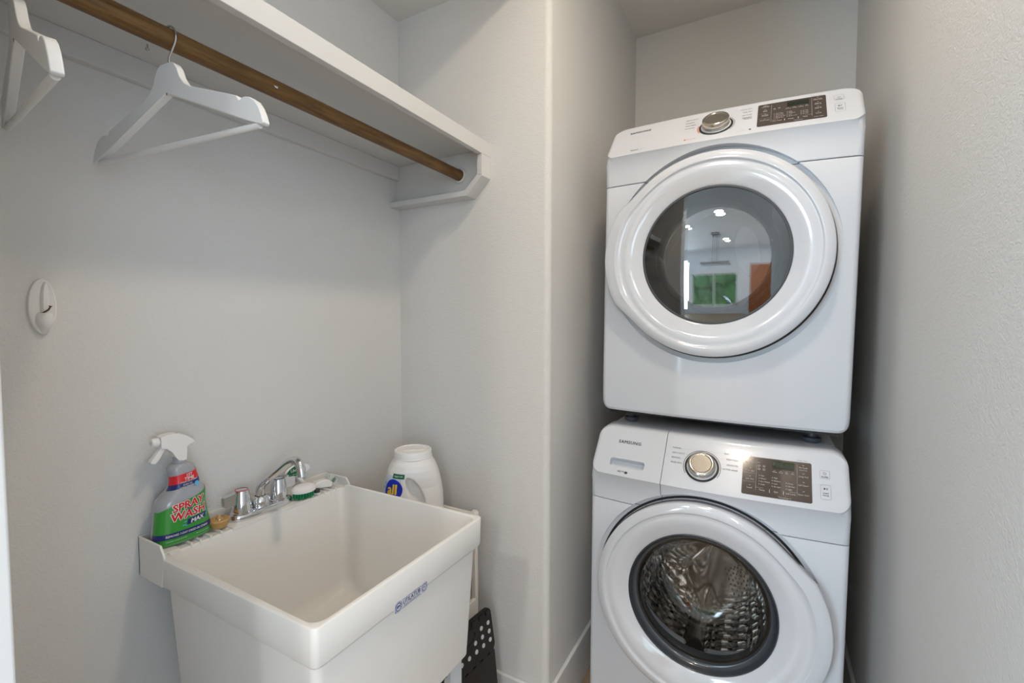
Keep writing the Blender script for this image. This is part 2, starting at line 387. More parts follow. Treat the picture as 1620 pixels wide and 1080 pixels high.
# ------------------------------------------------------------------ hangers
def make_hanger():
    e = empty('coat_hanger', (0, 0, 0))
    half = [(.0, 0), (.014, -.0005), (.022, -.004), (.030, -.014), (.037, -.030), (.048, -.043), (.062, -.051), (.10, -.063), (.15, -.079), (.178, -.0885), (.1825, -.0960), (.1860, -.0968), (.1895, -.0935), (.197, -.0935), (.207, -.0960), (.218, -.1030), (.227, -.1145), (.233, -.1270), (.237, -.1400), (.232, -.1425)]
    low = [(.20, -.1315), (.15, -.1115), (.09, -.0875), (.03, -.0635), (.006, -.0540), (0, -.0525)]
    right = half+low
    poly = right+[(-a, b) for a, b in reversed(right[1:-1])]
    MB().prism(poly, lambda a, b: (a, -.0065, b), lambda a, b: (a, .0065, b)).build('arm', 'hangerpaint', e, bevel=.0025, segs=3)
    MB().tube([(-.222+.444*k/20, 0, -.1405+.0*k) for k in range(21)], .0050, 16).build('trouser_bar', 'hangerpaint', e)
    pts = [(0, 0, -.01), (0, 0, .008), (.0012, 0, .013)]
    rr = .0205; cz = .0444
    for k in range(17):
        a = math.radians(-38+14*k)
        pts.append((rr*math.cos(a), 0, cz+rr*math.sin(a)))
    MB().tube(pts, .0019, 10).build('hook', 'steel', e)
    MB().lathe([(0, .0), (.0012, .0), (.0012, .007), (0, .007)], 8, frame=lambda p: Vector((p.x+.002, -.0068+p.y*.3, -.056+p.z*.6))).build('staple', 'bronze', e)
    return e
def copy_tree(o, parent=None):
    c = o.copy(); COL.objects.link(c); c.parent = parent
    for ch in list(o.children): copy_tree(ch, c)
    return c
h1 = make_hanger(); h2 = copy_tree(h1)
HZ = 1.866-.0444+.0008
h1.location = (-.93, .4304, HZ); h1.rotation_euler = (0, 0, math.radians(5.9))
tag(h1, 'white wooden coat hanger hanging near the middle of the rod', 'coat hanger', 'white hangers on the rod')
mh = Matrix.Translation((-.9305, .2405, 1.8668)) @ Matrix.Rotation(math.radians(-9), 4, 'Z') @ Matrix.Rotation(math.radians(3), 4, 'X') @ Matrix.Rotation(math.radians(6.5), 4, 'Y') @ Matrix.Translation((0, 0, -.0444))
h2.location = mh.to_translation(); h2.rotation_euler = mh.to_euler()
tag(h2, 'white wooden coat hanger at the far left edge, turned nearly edge-on', 'coat hanger', 'white hangers on the rod')

# ------------------------------------------------------------------ wall hook
hk = empty('wall_hook', (XA, .333, 1.40), 'white oval stick-on hook on the left wall', 'hook')
def hook_plate(u, v):
    return None
def ell(sx, sy, x): return [Vector((x, sx*math.cos(2*PI*k/48), sy*math.sin(2*PI*k/48))) for k in range(48)]
MB().loops([ell(.0205, .0530, 0), ell(.0205, .0530, .003), ell(.0195, .0520, .0075), ell(.0175, .050, .0085), ell(.0155, .0475, .0070), ell(.010, .036, .0050), ell(.001, .004, .0046)]).build('plate', 'whiteplastic', hk)
def ellc(sx, sy, x, yc, zc): return [Vector((x, yc+sx*math.cos(2*PI*k/48), zc+sy*math.sin(2*PI*k/48))) for k in range(48)]
MB().loops([ellc(.0070, .042, .005, .004, .006), ellc(.0062, .041, .011, .004, .006), ellc(.0045, .038, .0135, .004, .006), ellc(.001, .01, .0145, .004, .006)]).build('spine', 'whiteplastic', hk)
def cup(t):
    z = -.012-.038*t; wdt = (.0085+.0045*math.sin(PI*min(1, t*1.3)))*math.sqrt(max(0, 1-(t*.95)**4))+.0008; dd = .017*(1-t**3)+.004
    return [Vector((.004+dd*max(0, math.sin(PI*k/16)), .002+wdt*math.cos(PI*k/16), z)) for k in range(17)]+[Vector((.002, .002-wdt, z)), Vector((.002, .002+wdt, z))]
MB().loops([cup(k/12) for k in range(13)]).build('cup', 'whiteplastic', hk, angle=60)
MB().tube([(.010, -.003, -.013), (.014, 0, -.010), (.020, .004, -.006), (.023, .006, .0)], .0014, 10).tube([(.023, .006, 0), (.0233, .0062, .0015)], .0026, 12).build('peg', 'bronze', hk)

# ------------------------------------------------------------------ utility sink
def rrect(x0, x1, y0, y1, z, r, n=6):
    out = []
    for cx, cy, a0 in ((x1-r, y1-r, 0), (x0+r, y1-r, PI/2), (x0+r, y0+r, PI), (x1-r, y0+r, 1.5*PI)):
        for k in range(n+1):
            a = a0+PI/2*k/n; out.append((cx+r*math.cos(a), cy+r*math.sin(a), z))
    return out
sk = empty('utility_sink', (-.92, .72, 0), 'white moulded plastic utility sink on legs against the left wall', 'sink')
SX0, SX1, SYa, SYb, SZ = -1.138, -.627, .472, .972, .875
def rimz(l, z):  # the rim steps down a little where it meets the faucet ledge
    return [(x, y, z if x > -1.118 else z-.0085) for x, y, _ in l]
B = MB()
L = [rrect(-1.102, -.661, .492, .961, .515, .022), rrect(-1.126, -.6415, .484, .963, .7990, .017),
     rrect(-1.130, -.638, .481, .963, .801, .016), rrect(SX0+.004, -.631, .476, .968, .803, .014), rrect(SX0+.002, -.629, .473, .971, .808, .013),
     rimz(rrect(SX0, SX1, SYa, SYb, 0, .013), SZ-.002), rimz(rrect(SX0+.001, SX1-.001, SYa+.001, SYb-.001, 0, .012), SZ-.0006), rimz(rrect(SX0+.003, SX1-.003, SYa+.003, SYb-.003, 0, .011), SZ),
     rimz(rrect(SX0+.0075, SX1-.0085, SYa+.0085, SYb-.0085, 0, .024), SZ), rimz(rrect(SX0+.009, SX1-.0105, SYa+.0105, SYb-.0105, 0, .026), SZ-.001), rimz(rrect(SX0+.010, SX1-.012, SYa+.012, SYb-.012, 0, .028), SZ-.004),
     rrect(-1.1035, -.666, .499, .945, .60, .034), rrect(-1.097, -.674, .504, .940, .575, .045), rrect(-1.080, -.692, .518, .926, .561, .045), rrect(-1.05, -.71, .55, .895, .557, .04)]
B.loops(L, cap=False)
n = len(L[0]); B.f.append(tuple((len(L)-1)*n+k for k in range(n)))
B.f.append(tuple(range(n))[::-1])
part(B, 'basin', 'sink', sk, angle=50)
# faucet ledge
led = MB().box(XA+.0005, -1.131, SYa+.0015, SYb-.0015, .8035, .866)
for x0, x1 in ():
    pass
part(led, 'faucet_ledge', 'sink', sk, bevel=.0015)
def upstand(y0, y1):
    poly = [(XA+.0005, .8035), (-1.118, .8035), (-1.108, .868), (-1.111, .8765), (-1.124, .8925), (XA+.0005, .8925)]
    return MB().prism(poly, lambda a, b: (a, y0, b), lambda a, b: (a, y1, b))
for nm, y0, y1 in (('side_upstand', SYa, SYa+.005), ('side_upstand', SYb-.005, SYb)):
    part(upstand(y0, y1), nm, 'sink', sk, bevel=.0012)
part(MB().box(XA+.0005, XA+.0055, SYa, SYb, .8035, .8935), 'back_upstand', 'sink', sk, bevel=.001)
for x0, y, y1, z1 in [(-1.162, .4775, .513, .8712)]+[(-1.190, y, y+.0045, .8724) for y in (.5345, .5535, .5755, .6, .872, .892, .912, .932)]:
    part(MB().box(x0, -1.127, y, y1, .860, z1), 'soap_ridge', 'sink', sk, bevel=.0012)
part(MB().box(-1.200, -1.1265, .628, .845, .862, .8695), 'faucet_pad', 'sink', sk, bevel=.001)
for x, y in ((-.69, .515), (-.69, .93), (-1.06, .515), (-1.06, .93)):
    sx = 1 if x > -.9 else -1; sy = 1 if y > .7 else -1
    a, b = x+sx*.016, y+sy*.012
    lg = MB(); th = .003; wd = .045
    lg.loops([[(a+sx*o, b+sy*o, z) for a, b, z in (())] for _ in ()] or [[(a, b-sy*wd, 0), (a, b, 0), (a-sx*wd, b, 0), (a-sx*wd, b-sy*th, 0), (a-sx*th, b-sy*th, 0), (a-sx*th, b-sy*wd, 0)],
              [(a, b-sy*wd, .55), (a, b, .55), (a-sx*wd, b, .55), (a-sx*wd, b-sy*th, .55), (a-sx*th, b-sy*th, .55), (a-sx*th, b-sy*wd, .55)]])
    part(lg, 'leg', 'legmetal', sk, smooth=False)
part(MB().lathe([(.0, 0.5585), (.018, .5585), (.022, .560), (.034, .5605), (.036, .5575), (.036, .54), (.019, .50), (.019, .2), (0, .2)], 32, frame=lambda p: p+Vector((-.88, .72, 0))), 'drain', 'chrome', sk)
st = MB().box(-.6295, -.6283, .6555, .7515, .7985, .8165)
sto = part(st, 'maker_sticker', 'stickerpaper', sk, smooth=False)
ink = MB(); SXF = -.6279
fn = lambda y0, z0, sx=1: (lambda a, b: (SXF, y0+a*sx, z0+b))
ink.text('UTILATUB', .0125, fn(.7045, .8085), sx=.92, bold=.01); ink.text('MUSTEE  CLEVELAND, OHIO', .0042, fn(.7045, .8018), sx=.9)
def ring(cy, cz, r0, r1, mb=ink, x=SXF):
    mb.add([(x, cy+r*math.cos(2*PI*k/28), cz+r*math.sin(2*PI*k/28)) for r in (r0, r1) for k in range(28)], [(k, (k+1) % 28, 28+(k+1) % 28, 28+k) for k in range(28)])
ring(.6655, .8075, .0066, .0082); ring(.7435, .8075, .0060, .0074); ring(.6655, .8075, .0098, .0105); ring(.7435, .8075, .009, .0096)
ink.text('EM', .0078, fn(.6655, .8075), bold=.04); ink.text('M', .007, fn(.7435, .8075), bold=.02)
for z in (.8158, .7989): ink.box(SXF-.0001, SXF, .6765, .7335, z-.0004, z+.0004)
for y, z in ((.657, .7998), (.7502, .8152)): ink.box(SXF-.0001, SXF, y-.001, y+.001, z-.0012, z+.0012)
part(ink, 'sticker_print', 'stickerink', sk, smooth=False)

# ------------------------------------------------------------------ faucet
fa = empty('laundry_faucet', (-1.165, .733, .8695), 'chrome two-handle laundry faucet on the sink ledge', 'faucet')
FXc = -1.165
B = MB()
def oval(hx, hy, z, n=48):
    out = []
    for k in range(n):
        a = 2*PI*k/n; c, s_ = math.cos(a), math.sin(a)
        out.append((FXc+hx*abs(c)**.8*(1 if c > 0 else -1), .7260+hy*abs(s_)**.6*(1 if s_ > 0 else -1), z))
    return out
B.loops([oval(.0275, .083, .8697), oval(.028, .0835, .873), oval(.0275, .083, .880), oval(.0255, .081, .8855), oval(.020, .075, .888)])
part(B, 'base_plate', 'chrome', fa, angle=60)
for k, y, nm, cm in ((0, .6725, 'hot_handle', 'red'), (1, .7735, 'cold_handle', 'navy')):
    fr = lambda p, y=y: p+Vector((FXc, y, 0))
    part(MB().lathe([(.0, .885), (.0255, .885), (.0255, .889), (.0225, .891)], 36, frame=fr), 'valve_collar', 'chrome', fa)
    hnd = MB().lathe([(.0, .891), (.0232, .891), (.0228, .896), (.0172, .939), (.0160, .9425), (.012, .9435), (0, .9415)], 36, frame=fr)
    s = -1 if k == 0 else 1
    poly = [(y+s*.008, .9405), (y+s*.045, .936), (y+s*.047, .932), (y+s*.046, .912), (y+s*.040, .909), (y+s*.022, .911), (y+s*.016, .900), (y+s*.008, .897)]
    hnd.prism(poly, lambda a, b: (FXc-.006, a, b), lambda a, b: (FXc+.006, a, b))
    ho = part(hnd, nm, 'chrome', fa, angle=35)
    ring2 = MB().lathe([(.0138, .9435), (.0150, .9430), (.0148, .9440), (.0138, .9442)], 36, frame=fr)
    R_(ring2, fa.location).build('index_ring', cm, ho)
fr = lambda p: p+Vector((FXc, .7215, 0))
part(MB().lathe([(0, .885), (.020, .885), (.0225, .891), (.0235, .898), (.0225, .906), (.0185, .911), (.0130, .9125)], 36, frame=fr), 'swivel_ball', 'chrome', fa)
P0, P1, P2, P3 = Vector((FXc, .7215, .907)), Vector((FXc, .7215, .938)), Vector((-1.062, .742, 1.0165)), Vector((-1.024, .744, .984))
pts = [P0, P0.lerp(P1, .5)]
def bez(a, b, c, n=8): return [(1-t)**2*a+2*t*(1-t)*b+t*t*c for t in [k/n for k in range(n+1)]]
dir2 = (P2-P1).normalized()
pts += bez(P1-Vector((0, 0, .014)), P1, P1+dir2*.02)
top = P2+dir2*.012
pts += bez(P2-dir2*.02, P2+dir2*.020, Vector((-1.030, .7437, 1.006)), 9)[0:]
pts += [Vector((-1.0265, .744, .996)), P3]
part(MB().tube(pts, .0108, 20), 'spout', 'chrome', fa)
part(MB().tube([P3+Vector((-.0006, 0, .004)), P3+Vector((.0004, 0, -.004))], .0122, 20), 'aerator', 'chrome', fa)

# ------------------------------------------------------------------ spray bottle
sb = empty('spray_bottle', (-1.172, .537, .8725), 'green labelled stain remover spray bottle with white trigger head', 'spray bottle')
BX = -1.172
PR = [(.8725, .4790, .5925, .026), (.876, .4765, .5945, .029), (.895, .4770, .5930, .031), (.925, .4800, .5870, .031), (.952, .4825, .5830, .031), (.964, .4830, .5835, .0305), (.973, .4875, .5842, .030), (.982, .4975, .5838, .029),
      (.991, .5060, .5785, .027), (1.000, .5110, .5725, .025), (1.013, .5125, .5695, .0235), (1.026, .5130, .5665, .022), (1.036, .5110, .5635, .021), (1.043, .5125, .5600, .0195), (1.048, .5180, .5540, .0175), (1.050, .5230, .5480, .0145)]
def prof(z):
    for a, b in zip(PR, PR[1:]):
        if z <= b[0]:
            t = max(0, (z-a[0])/(b[0]-a[0])); t2 = t
            return [a[i]+(b[i]-a[i])*t2 for i in (1, 2, 3)]
    return PR[-1][1:]
def bsurf(y, z, off=0):
    y0, y1, d = prof(z); c = (y0+y1)/2; hw = (y1-y0)/2; u = max(-1, min(1, (y-c)/hw))
    return Vector((BX+d*(1-abs(u)**2.6)**(1/2.6)+off, y, z))
def bring(z):
    y0, y1, d = prof(z); c = (y0+y1)/2; hw = (y1-y0)/2; out = []
    for k in range(48):
        a = 2*PI*k/48; s_, c_ = math.sin(a), math.cos(a)
        out.append((BX+d*abs(c_)**(2/2.6)*(1 if c_ > 0 else -1), c+hw*abs(s_)**(2/2.6)*(1 if s_ > 0 else -1), z))
    return out
part(MB().loops([bring(z) for z in [.8725+.1775*k/40 for k in range(41)]]), 'body', 'bottle', sb, angle=60)
def band(name, m, zlo, zhi, nu=40, nv=14, off=.0006, back=False):
    def fn(u, v):
        a = -.985+1.97*u
        zl, zh_ = zlo((a+1)/2), zhi((a+1)/2); z = zl+(zh_-zl)*v; y0, y1, d = prof(z); c = (y0+y1)/2; hw = (y1-y0)/2+off
        ang = a*PI/2
        return Vector((BX+(d+off)*abs(math.cos(ang))**(2/2.6), c+hw*abs(math.sin(ang))**(2/2.6)*(1 if ang > 0 else -1), z))
    return part(MB().patch(fn, nu, nv), name, m, sb, angle=80)
gl_ = band('front_label', 'green', lambda u: .8745, lambda u: .9525+.034*max(0, min(1, (u-.12)/.8)))
band('red_band', 'red', lambda u: 1.0030+.011*u, lambda u: 1.0225+.010*u)
band('navy_band', 'navy', lambda u: .9920+.011*u, lambda u: 1.0030+.011*u, off=.0005)
band('lower_stripe', 'navy', lambda u: .8905, lambda u: .9030, off=.0010)
def lt(y0, z0, rot=0, off=.0016):
    c, s_ = math.cos(rot), math.sin(rot)
    return lambda a, b: bsurf(y0+a*c-b*s_, z0+a*s_+b*c, off)
for nm, m, off, bold in (('logo_outline', 'printwhite', .0014, .085), ('logo_lettering', 'red', .0018, .03)):
    T = MB(); T.text('SPRAY', .0235, lt(.5370, .9580, .10, off), bold=bold, shear=.15, sx=.98); T.text('WASH', .0250, lt(.5370, .9370, .06, off), bold=bold, shear=.15, sx=1.0)
    part(T, nm, m, sb, smooth=False)
T = MB(); T.text("'n'", .011, lt(.537, .9485, .1, .0021), bold=.03, shear=.2)
T.patch(lambda u, v: bsurf(.532+.042*u+.002*v, .9115+.0128*v+.004*u, .0013), 12, 3)
part(T, 'max_badge', 'navy', sb, smooth=False)
for k, (y_, z_) in enumerate(((.5225, .9120), (.5255, .9185), (.528, .9100), (.5700, .9300), (.5745, .9260), (.5725, .9200), (.5700, .9165))):
   T = MB(); T.patch(lambda u, v, y_=y_, z_=z_: bsurf(y_+.0065*u+.001*v, z_+.0022*v+.0012*u, .0012), 3, 1)
   part(T, 'splash_print', 'sky', sb, smooth=False)
T = MB(); T.text('MAX', .0125, lt(.5535, .9188, .08, .0019), bold=.05, shear=.25, sx=1.05); part(T, 'max_lettering', 'printwhite', sb, smooth=False)
T = MB(); T.text('REMOVES 7-DAY DRIED-IN STAINS', .0070, lt(.5345, .8968, .0, .0019), bold=.02, shear=.2, sx=.80); part(T, 'stripe_lettering', 'printwhite', sb, smooth=False)
T = MB(); T.text('LAUNDRY STAIN REMOVER', .0032, lt(.512, .8850, .0)); T.text('NET 22 FL OZ (650 mL)', .0030, lt(.566, .8850, .0)); part(T, 'footer_lettering', 'printwhite', sb, smooth=False)
T = MB()
T.text('1ST', .0085, lt(.5435, 1.0228, .07), bold=.03, shear=.15); T.text('TIME', .0095, lt(.5430, 1.0150, .07), bold=.03, shear=.15)
T.text('STAIN REMOVING', .0045, lt(.5430, 1.0090, .07), bold=.02, shear=.15); T.text('EVEN IN', .0050, lt(.5390, 1.0030, .09), bold=.02, shear=.15)
T.text('COLD WATER', .0045, lt(.5370, .9980, .09), bold=.02, shear=.15); part(T, 'neck_lettering', 'printwhite', sb, smooth=False)
T = MB(); T.add([bsurf(.5585+.006*math.cos(a), .9990+.0058*math.sin(a), .0021) for a in [2*PI*k/12 for k in range(12)]], [tuple(range(12))])
part(T, 'droplet_print', 'sky', sb, smooth=False)
fr = lambda p: p+Vector((BX, .5355, 0))
nk = part(MB().lathe([(.0125, 1.048), (.0135, 1.052), (.0125, 1.053), (.0125, 1.060), (.011, 1.075), (0, 1.075)], 28, frame=fr), 'neck', 'bottle', sb)
head = [(.4955, 1.1165), (.505, 1.1195), (.5165, 1.1205), (.530, 1.119), (.5454, 1.1115), (.556, 1.1025), (.5635, 1.0945), (.5625, 1.0925), (.555, 1.090), (.5470, 1.0855), (.5468, 1.075), (.5455, 1.0550), (.537, 1.0545), (.5285, 1.0570), (.523, 1.066), (.516, 1.079), (.506, 1.0885), (.4955, 1.092)]
part(MB().prism(head, lambda a, b: (BX-.0125, a, b), lambda a, b: (BX+.0125, a, b)), 'trigger_head', 'whiteplastic', sb, bevel=.006, segs=3)
lev = [(.4975, 1.0935), (.4900, 1.083), (.4765, 1.0655), (.4775, 1.0610), (.4855, 1.0585), (.4925, 1.065), (.5010, 1.079), (.5075, 1.089), (.507, 1.0935)]
part(MB().prism(lev, lambda a, b: (BX-.0075, a, b), lambda a, b: (BX+.0075, a, b)), 'trigger', 'whiteplastic', sb, bevel=.0025, segs=2)
fry2 = lambda p: Vector((BX+p.x, .4955-p.z, 1.1055+p.y))
part(MB().lathe([(0, .0005), (.0095, .0005), (.0098, .003), (.0090, .013), (.0075, .0145), (.003, .0145), (.003, .012), (0, .012)], 24, frame=fry2), 'nozzle', 'whiteplastic', sb)

sb.location.y += .002
# ------------------------------------------------------------------ plug, brushes on the ledge
pg = empty('sink_stopper', (-1.157, .612, .8735), 'tan rubber sink stopper with a small chain ring on the ledge', 'stopper')
fr0 = None
MB().lathe([(0, 0), (.0165, 0), (.0185, .004), (.0205, .0125), (.0228, .0145), (.0232, .0175), (.0215, .0195), (.012, .0195), (.006, .0200), (.0045, .0265), (.0025, .0285), (0, .0285)], 36).build('plug', 'cork', pg)
MB().tube([(.0095*math.cos(a)+.002, .0095*math.sin(a), .0215+.003*math.sin(a)) for a in [2*PI*k/24 for k in range(25)]], .0009, 8).build('chain_ring', 'steel', pg)

def bristles(mb, pts, d0, L, r, spread):
    for p in pts:
        p = Vector(p); j = Vector((random.uniform(-1, 1), random.uniform(-1, 1), random.uniform(-1, 1)))*spread
        mb.tube([p, p+(d0+j*.4)*L*.5, p+(d0+j).normalized()*L], [r, r, r*.9], 6)
b1 = empty('scrub_brush', (-1.146, .836, .8722), 'oval white scrub brush with green bristles beside the faucet', 'brush')
def ov(hx, hy, z, tilt=.18): return [Vector((hx*math.cos(2*PI*k/40), hy*math.sin(2*PI*k/40), z)) for k in range(40)]
hd_ = MB().loops([ov(.020, .030, .0185), ov(.0235, .0335, .0200), ov(.0240, .0340, .0245), ov(.0225, .032, .0290), ov(.017, .026, .0345), ov(.009, .015, .0372), ov(.001, .002, .0378)])
hd_.build('head', 'whiteplastic', b1, angle=60)
bp_ = [(.018*s*math.cos(a), .027*s*math.sin(a), .020) for s, n in ((1, 22), (.68, 14), (.34, 8)) for a in [2*PI*k/n for k in range(n)]]
B = MB(); bristles(B, bp_, Vector((0, 0, -1)), .0185, .0021, .12); br_ = B.build('bristle_tufts', 'bristle', b1); br_['kind'] = 'stuff'
b1.rotation_euler = (0, math.radians(6), math.radians(-14))
# the long handle of that family of brushes leaning on the wall behind the spout
b2 = empty('dish_brush', (-1.196, .858, .874), 'white brush with green leaf logo leaning on the wall behind the spout', 'brush')
pl_ = [(.0+.040*math.cos(a)*(1-.12*math.sin(a)), .062+.0165*math.sin(a)) for a in [2*PI*k/32 for k in range(32)]]
MB().prism(pl_, lambda a, b: (-.008+.10*(.05-b)+.0, a, b), lambda a, b: (.003+.10*(.05-b), a, b)).build('head', 'whiteplastic', b2, bevel=.004, segs=2)
lf = [(-.040, .062), (-.030, .070), (-.015, .0760), (.006, .0770), (.014, .074), (.013, .060), (.010, .052), (-.004, .048), (-.018, .049), (-.030, .054)]
MB().prism(lf, lambda a, b: (.0031+.10*(.05-b), a, b), lambda a, b: (.0040+.10*(.05-b), a, b)).build('logo_leaf', 'darkgreen', b2, smooth=False)
T = MB(); T.text('Libman', .0115, lambda a, b: (.0043+.10*(.05-.065-b), a-.010, .065+b), bold=.03)
T.add([(.0043+.10*(.05-.056), -.010+.012*math.cos(a), .0575+r*math.sin(a)) for r in (.004, .0058) for a in [PI+PI*k/10 for k in range(11)]], [(k, k+1, 12+k, 11+k) for k in range(10)])
T.build('logo_lettering', 'printwhite', b2, smooth=False)
MB().tube([(.0, -.006, .050), (.006, .004, .030), (.010, .012, .012), (.012, .020, .006)], [.006, .0065, .007, .007], 14).build('handle', 'whiteplastic', b2)
b3 = empty('nail_brush', (-1.158, .917, .8725), 'white brush on its side with pale bristles at the right end of the ledge', 'brush')
def arc(h0, w0, y):
    return None
poly = [(-.044, .004), (-.040, .016), (-.026, .0245), (-.005, .0265), (.012, .0230), (.021, .0125), (.022, .0), (.010, -.0005), (-.008, .0025), (-.020, .004), (-.032, .0015)]
MB().prism(poly, lambda a, b: (-.012, a, b), lambda a, b: (.012, a, b)).build('head', 'whiteplastic', b3, bevel=.0045, segs=3)
B = MB(); pts_ = []
for k in range(7):
    a = math.radians(-5+16*k); y_, z_ = .010+.011*math.cos(a), .010+.012*math.sin(a)
    for xx in (-.009, -.0045, 0, .0045, .009): pts_.append((Vector((xx, y_, z_)), Vector((0, math.cos(a), math.sin(a)*.8))))
for p, d in pts_: bristles(B, [p+Vector((random.uniform(-.002, .002), 0, 0)) for _ in range(2)], d, .0165, .0010, .20)
o_ = B.build('bristle_tufts', 'bristlewhite', b3); o_['kind'] = 'stuff'
B = MB()
for p, d in pts_[4::5][1:4]: bristles(B, [p+Vector((.001, .001, .0006))], d, .0120, .0012, .1)
o_ = B.build('green_bristle_tufts', 'darkgreen', b3); o_['kind'] = 'stuff'; o_['label'] = 'dark green tufts'
b3.rotation_euler = (0, 0, math.radians(-12))
rb = empty('rubber_stopper', (-1.139, .876, .8725), 'small charcoal rubber stopper between the two brushes', 'stopper')
MB().lathe([(0, 0), (.0075, 0), (.0085, .002), (.0088, .009), (.0075, .0115), (0, .012)], 24).build('cap', 'rubber', rb)
MB().lathe([(0, -.001), (.0095, -.001), (.0098, .001), (.0075, .002), (0, .002)], 24).build('flange', 'whiteplastic', rb)

# ------------------------------------------------------------------ slim cart and detergent jug
ct = empty('slim_cart', (-1.03, 1.14, 0), 'cream plastic slim cart standing between sink and wall', 'cart')
CX0, CX1, CY0, CY1 = -1.205, -.852, .995, 1.292
for x in (CX0+.009, CX1-.009):
    for y in (CY0+.009, CY1-.009):
        po = part(MB().box(x-.009, x+.009, y-.009, y+.009, .03, .716), 'post', 'cart', ct, bevel=.003)
        R_(MB().loops([rrect(x-.0115, x+.0115, y-.0115, y+.0115, .7055, .005), rrect(x-.0115, x+.0115, y-.0115, y+.0115, .722, .005), rrect(x-.008, x+.008, y-.008, y+.008, .728, .005)]), ct.location).build('cap', 'cart', po)
        part(MB().lathe([(0, -.012), (.018, -.012), (.018, .012), (0, .012)], 20, frame=lambda p, x=x, y=y: Vector((x+p.x, y+p.z, .018+p.y))), 'caster', 'dark', ct)
def tray(z, h, nm):
    t_ = MB().box(CX0+.004, CX1-.004, CY0+.004, CY1-.004, z, z+.006)
    for a in ((CX0+.012, CX1-.012, CY0, CY0+.014), (CX0+.012, CX1-.012, CY1-.014, CY1), (CX0, CX0+.014, CY0+.012, CY1-.012), (CX1-.014, CX1, CY0+.012, CY1-.012)):
        t_.box(a[0], a[1], a[2], a[3], z, z+h)
    part(t_, nm, 'cart', ct, bevel=.004)
tray(.683, .036, 'top_tray'); tray(.372, .055, 'middle_tray'); tray(.06, .055, 'bottom_tray')
tag(MB().box(-1.15, -.93, 1.03, 1.262, .3785, .62).build('cardboard_box', 'card', None, bevel=.002), 'brown cardboard box inside the slim cart', 'box')

jx, jy = -1.015, 1.15
jg = empty('detergent_jug', (jx, jy, .6895), 'white laundry detergent jug with blue and yellow label behind the sink', 'jug', rot=(0, 0, math.atan2(.66, .75)))
# local frame: x to the right of the label side, -y towards the viewer, z up
JP = [(0, .080), (.004, .090), (.012, .096), (.05, .0985), (.085, .0985), (.12, .0970), (.145, .0935), (.165, .0895), (.185, .0850), (.205, .0785), (.222, .0700), (.232, .0630), (.238, .0600)]
def jhw(z):
    for a, b in zip(JP, JP[1:]):
        if z <= b[0]: return a[1]+(b[1]-a[1])*(z-a[0])/(b[0]-a[0])
    return JP[-1][1]
def jdepth(z): return jhw(z)*.74 if z < .15 else jhw(z)*(.74+.24*min(1, (z-.15)/.08))
NJ = 220
def jpoint(ang, z, off=0):
    """ang measured from the viewer-facing side, positive to the right"""
    a, b = jhw(z)+off, jdepth(z)+off; e = 2/2.5
    s_, c_ = math.sin(ang), math.cos(ang)
    x = a*abs(s_)**e*(1 if s_ > 0 else -1); y = -b*abs(c_)**e*(1 if c_ > 0 else -1)
    # moulded grip hollow
    if c_ > 0:
        dx, dz = x-.006, z-(.829-.6900); ca, sa = math.cos(math.radians(28)), math.sin(math.radians(28))
        p, q = dx*ca+dz*sa, -dx*sa+dz*ca
        rr = math.sqrt((p/.0185)**2+(q/.052)**2)
        if rr < 1.25:
            t_ = max(0, min(1, (1.15-rr)/.42)); t_ = t_*t_*(3-2*t_); y += .026*t_*(1 if p > -.014 else max(.15, 1+(p+.014)/.012))
    return Vector((x, y, z))
zz = [.238*k/180 for k in range(181)]
MB().loops([[jpoint(2*PI*k/NJ*1.0-PI, z) for k in range(NJ)] for z in zz]).build('body', 'jug', jg, angle=70)
MB().lathe([(.058, .236), (.0615, .238), (.0625, .2405), (.0615, .243), (.0605, .2425), (.0605, .259), (.0590, .2620), (.0555, .2632), (.0520, .2620), (.0510, .2605), (.006, .2602), (0, .2602)], 64).build('cap', 'whiteplastic', jg)
MB().tube([(-.030, -.012, .2605), (-.015, -.018, .2612), (0, -.012, .2612), (.015, -.018, .2612), (.034, -.010, .2605)], .0028, 8).build('cap_tab', 'whiteplastic', jg)
def jl(s, z, off=.0008):  # s: arc length (m) from viewer-facing centre at that height, label is on the left
    a = -abs(s)/.083 if s < 0 else s/.083
    return jpoint(a, z, off)
def jring(cs, cz, r, m, nm, off, sy=1.0, n=36):
    vs = [jl(cs, cz, off)]+[jl(cs+rr*math.cos(2*PI*k/n), cz+sy*rr*math.sin(2*PI*k/n), off) for rr in (r*.5, r) for k in range(n)]
    fs = [(0, 1+k, 1+(k+1) % n) for k in range(n)]+[(1+k, 1+n+k, 1+n+(k+1) % n, 1+(k+1) % n) for k in range(n)]
    return MB().add(vs, fs).build(nm, m, jg, smooth=True, angle=80, fix=False)
M['labelfilm'] = mat('pale_blue_label_film', (.58, .66, .74), .35)
def labelfn(u, v):
    z = .03+.165*v
    s1 = -.026-.030*max(0, 1-abs(z-.19)/.2)*0+(-.0+.0*v)
    right = -.030+(.025*(.12-z)/.1 if z < .12 else 0)
    return jl(-.118+(right+.118)*u, z, .0005)
MB().patch(labelfn, 30, 30).build('label', 'labelfilm', jg, angle=80, fix=False)
jring(-.058, .1500, .0350, 'blue', 'brand_disc', .0012, 1.0)
T = MB(); T.text('all', .045, lambda a, b: jl(-.058+a, .1510+b, .0019), bold=.035, sx=.98); T.build('brand_lettering', 'yellow', jg, smooth=False, fix=False)
T = MB().patch(lambda u, v: jl(-.064+.044*u, .188+.015*v-.002*u, .0012), 12, 3); T.build('green_flash', 'darkgreen', jg, fix=False)
T = MB(); T.text('4 mighty in one', .0075, lambda a, b: jl(-.042+a, .1950+b, .0018), bold=.02, sx=.7)
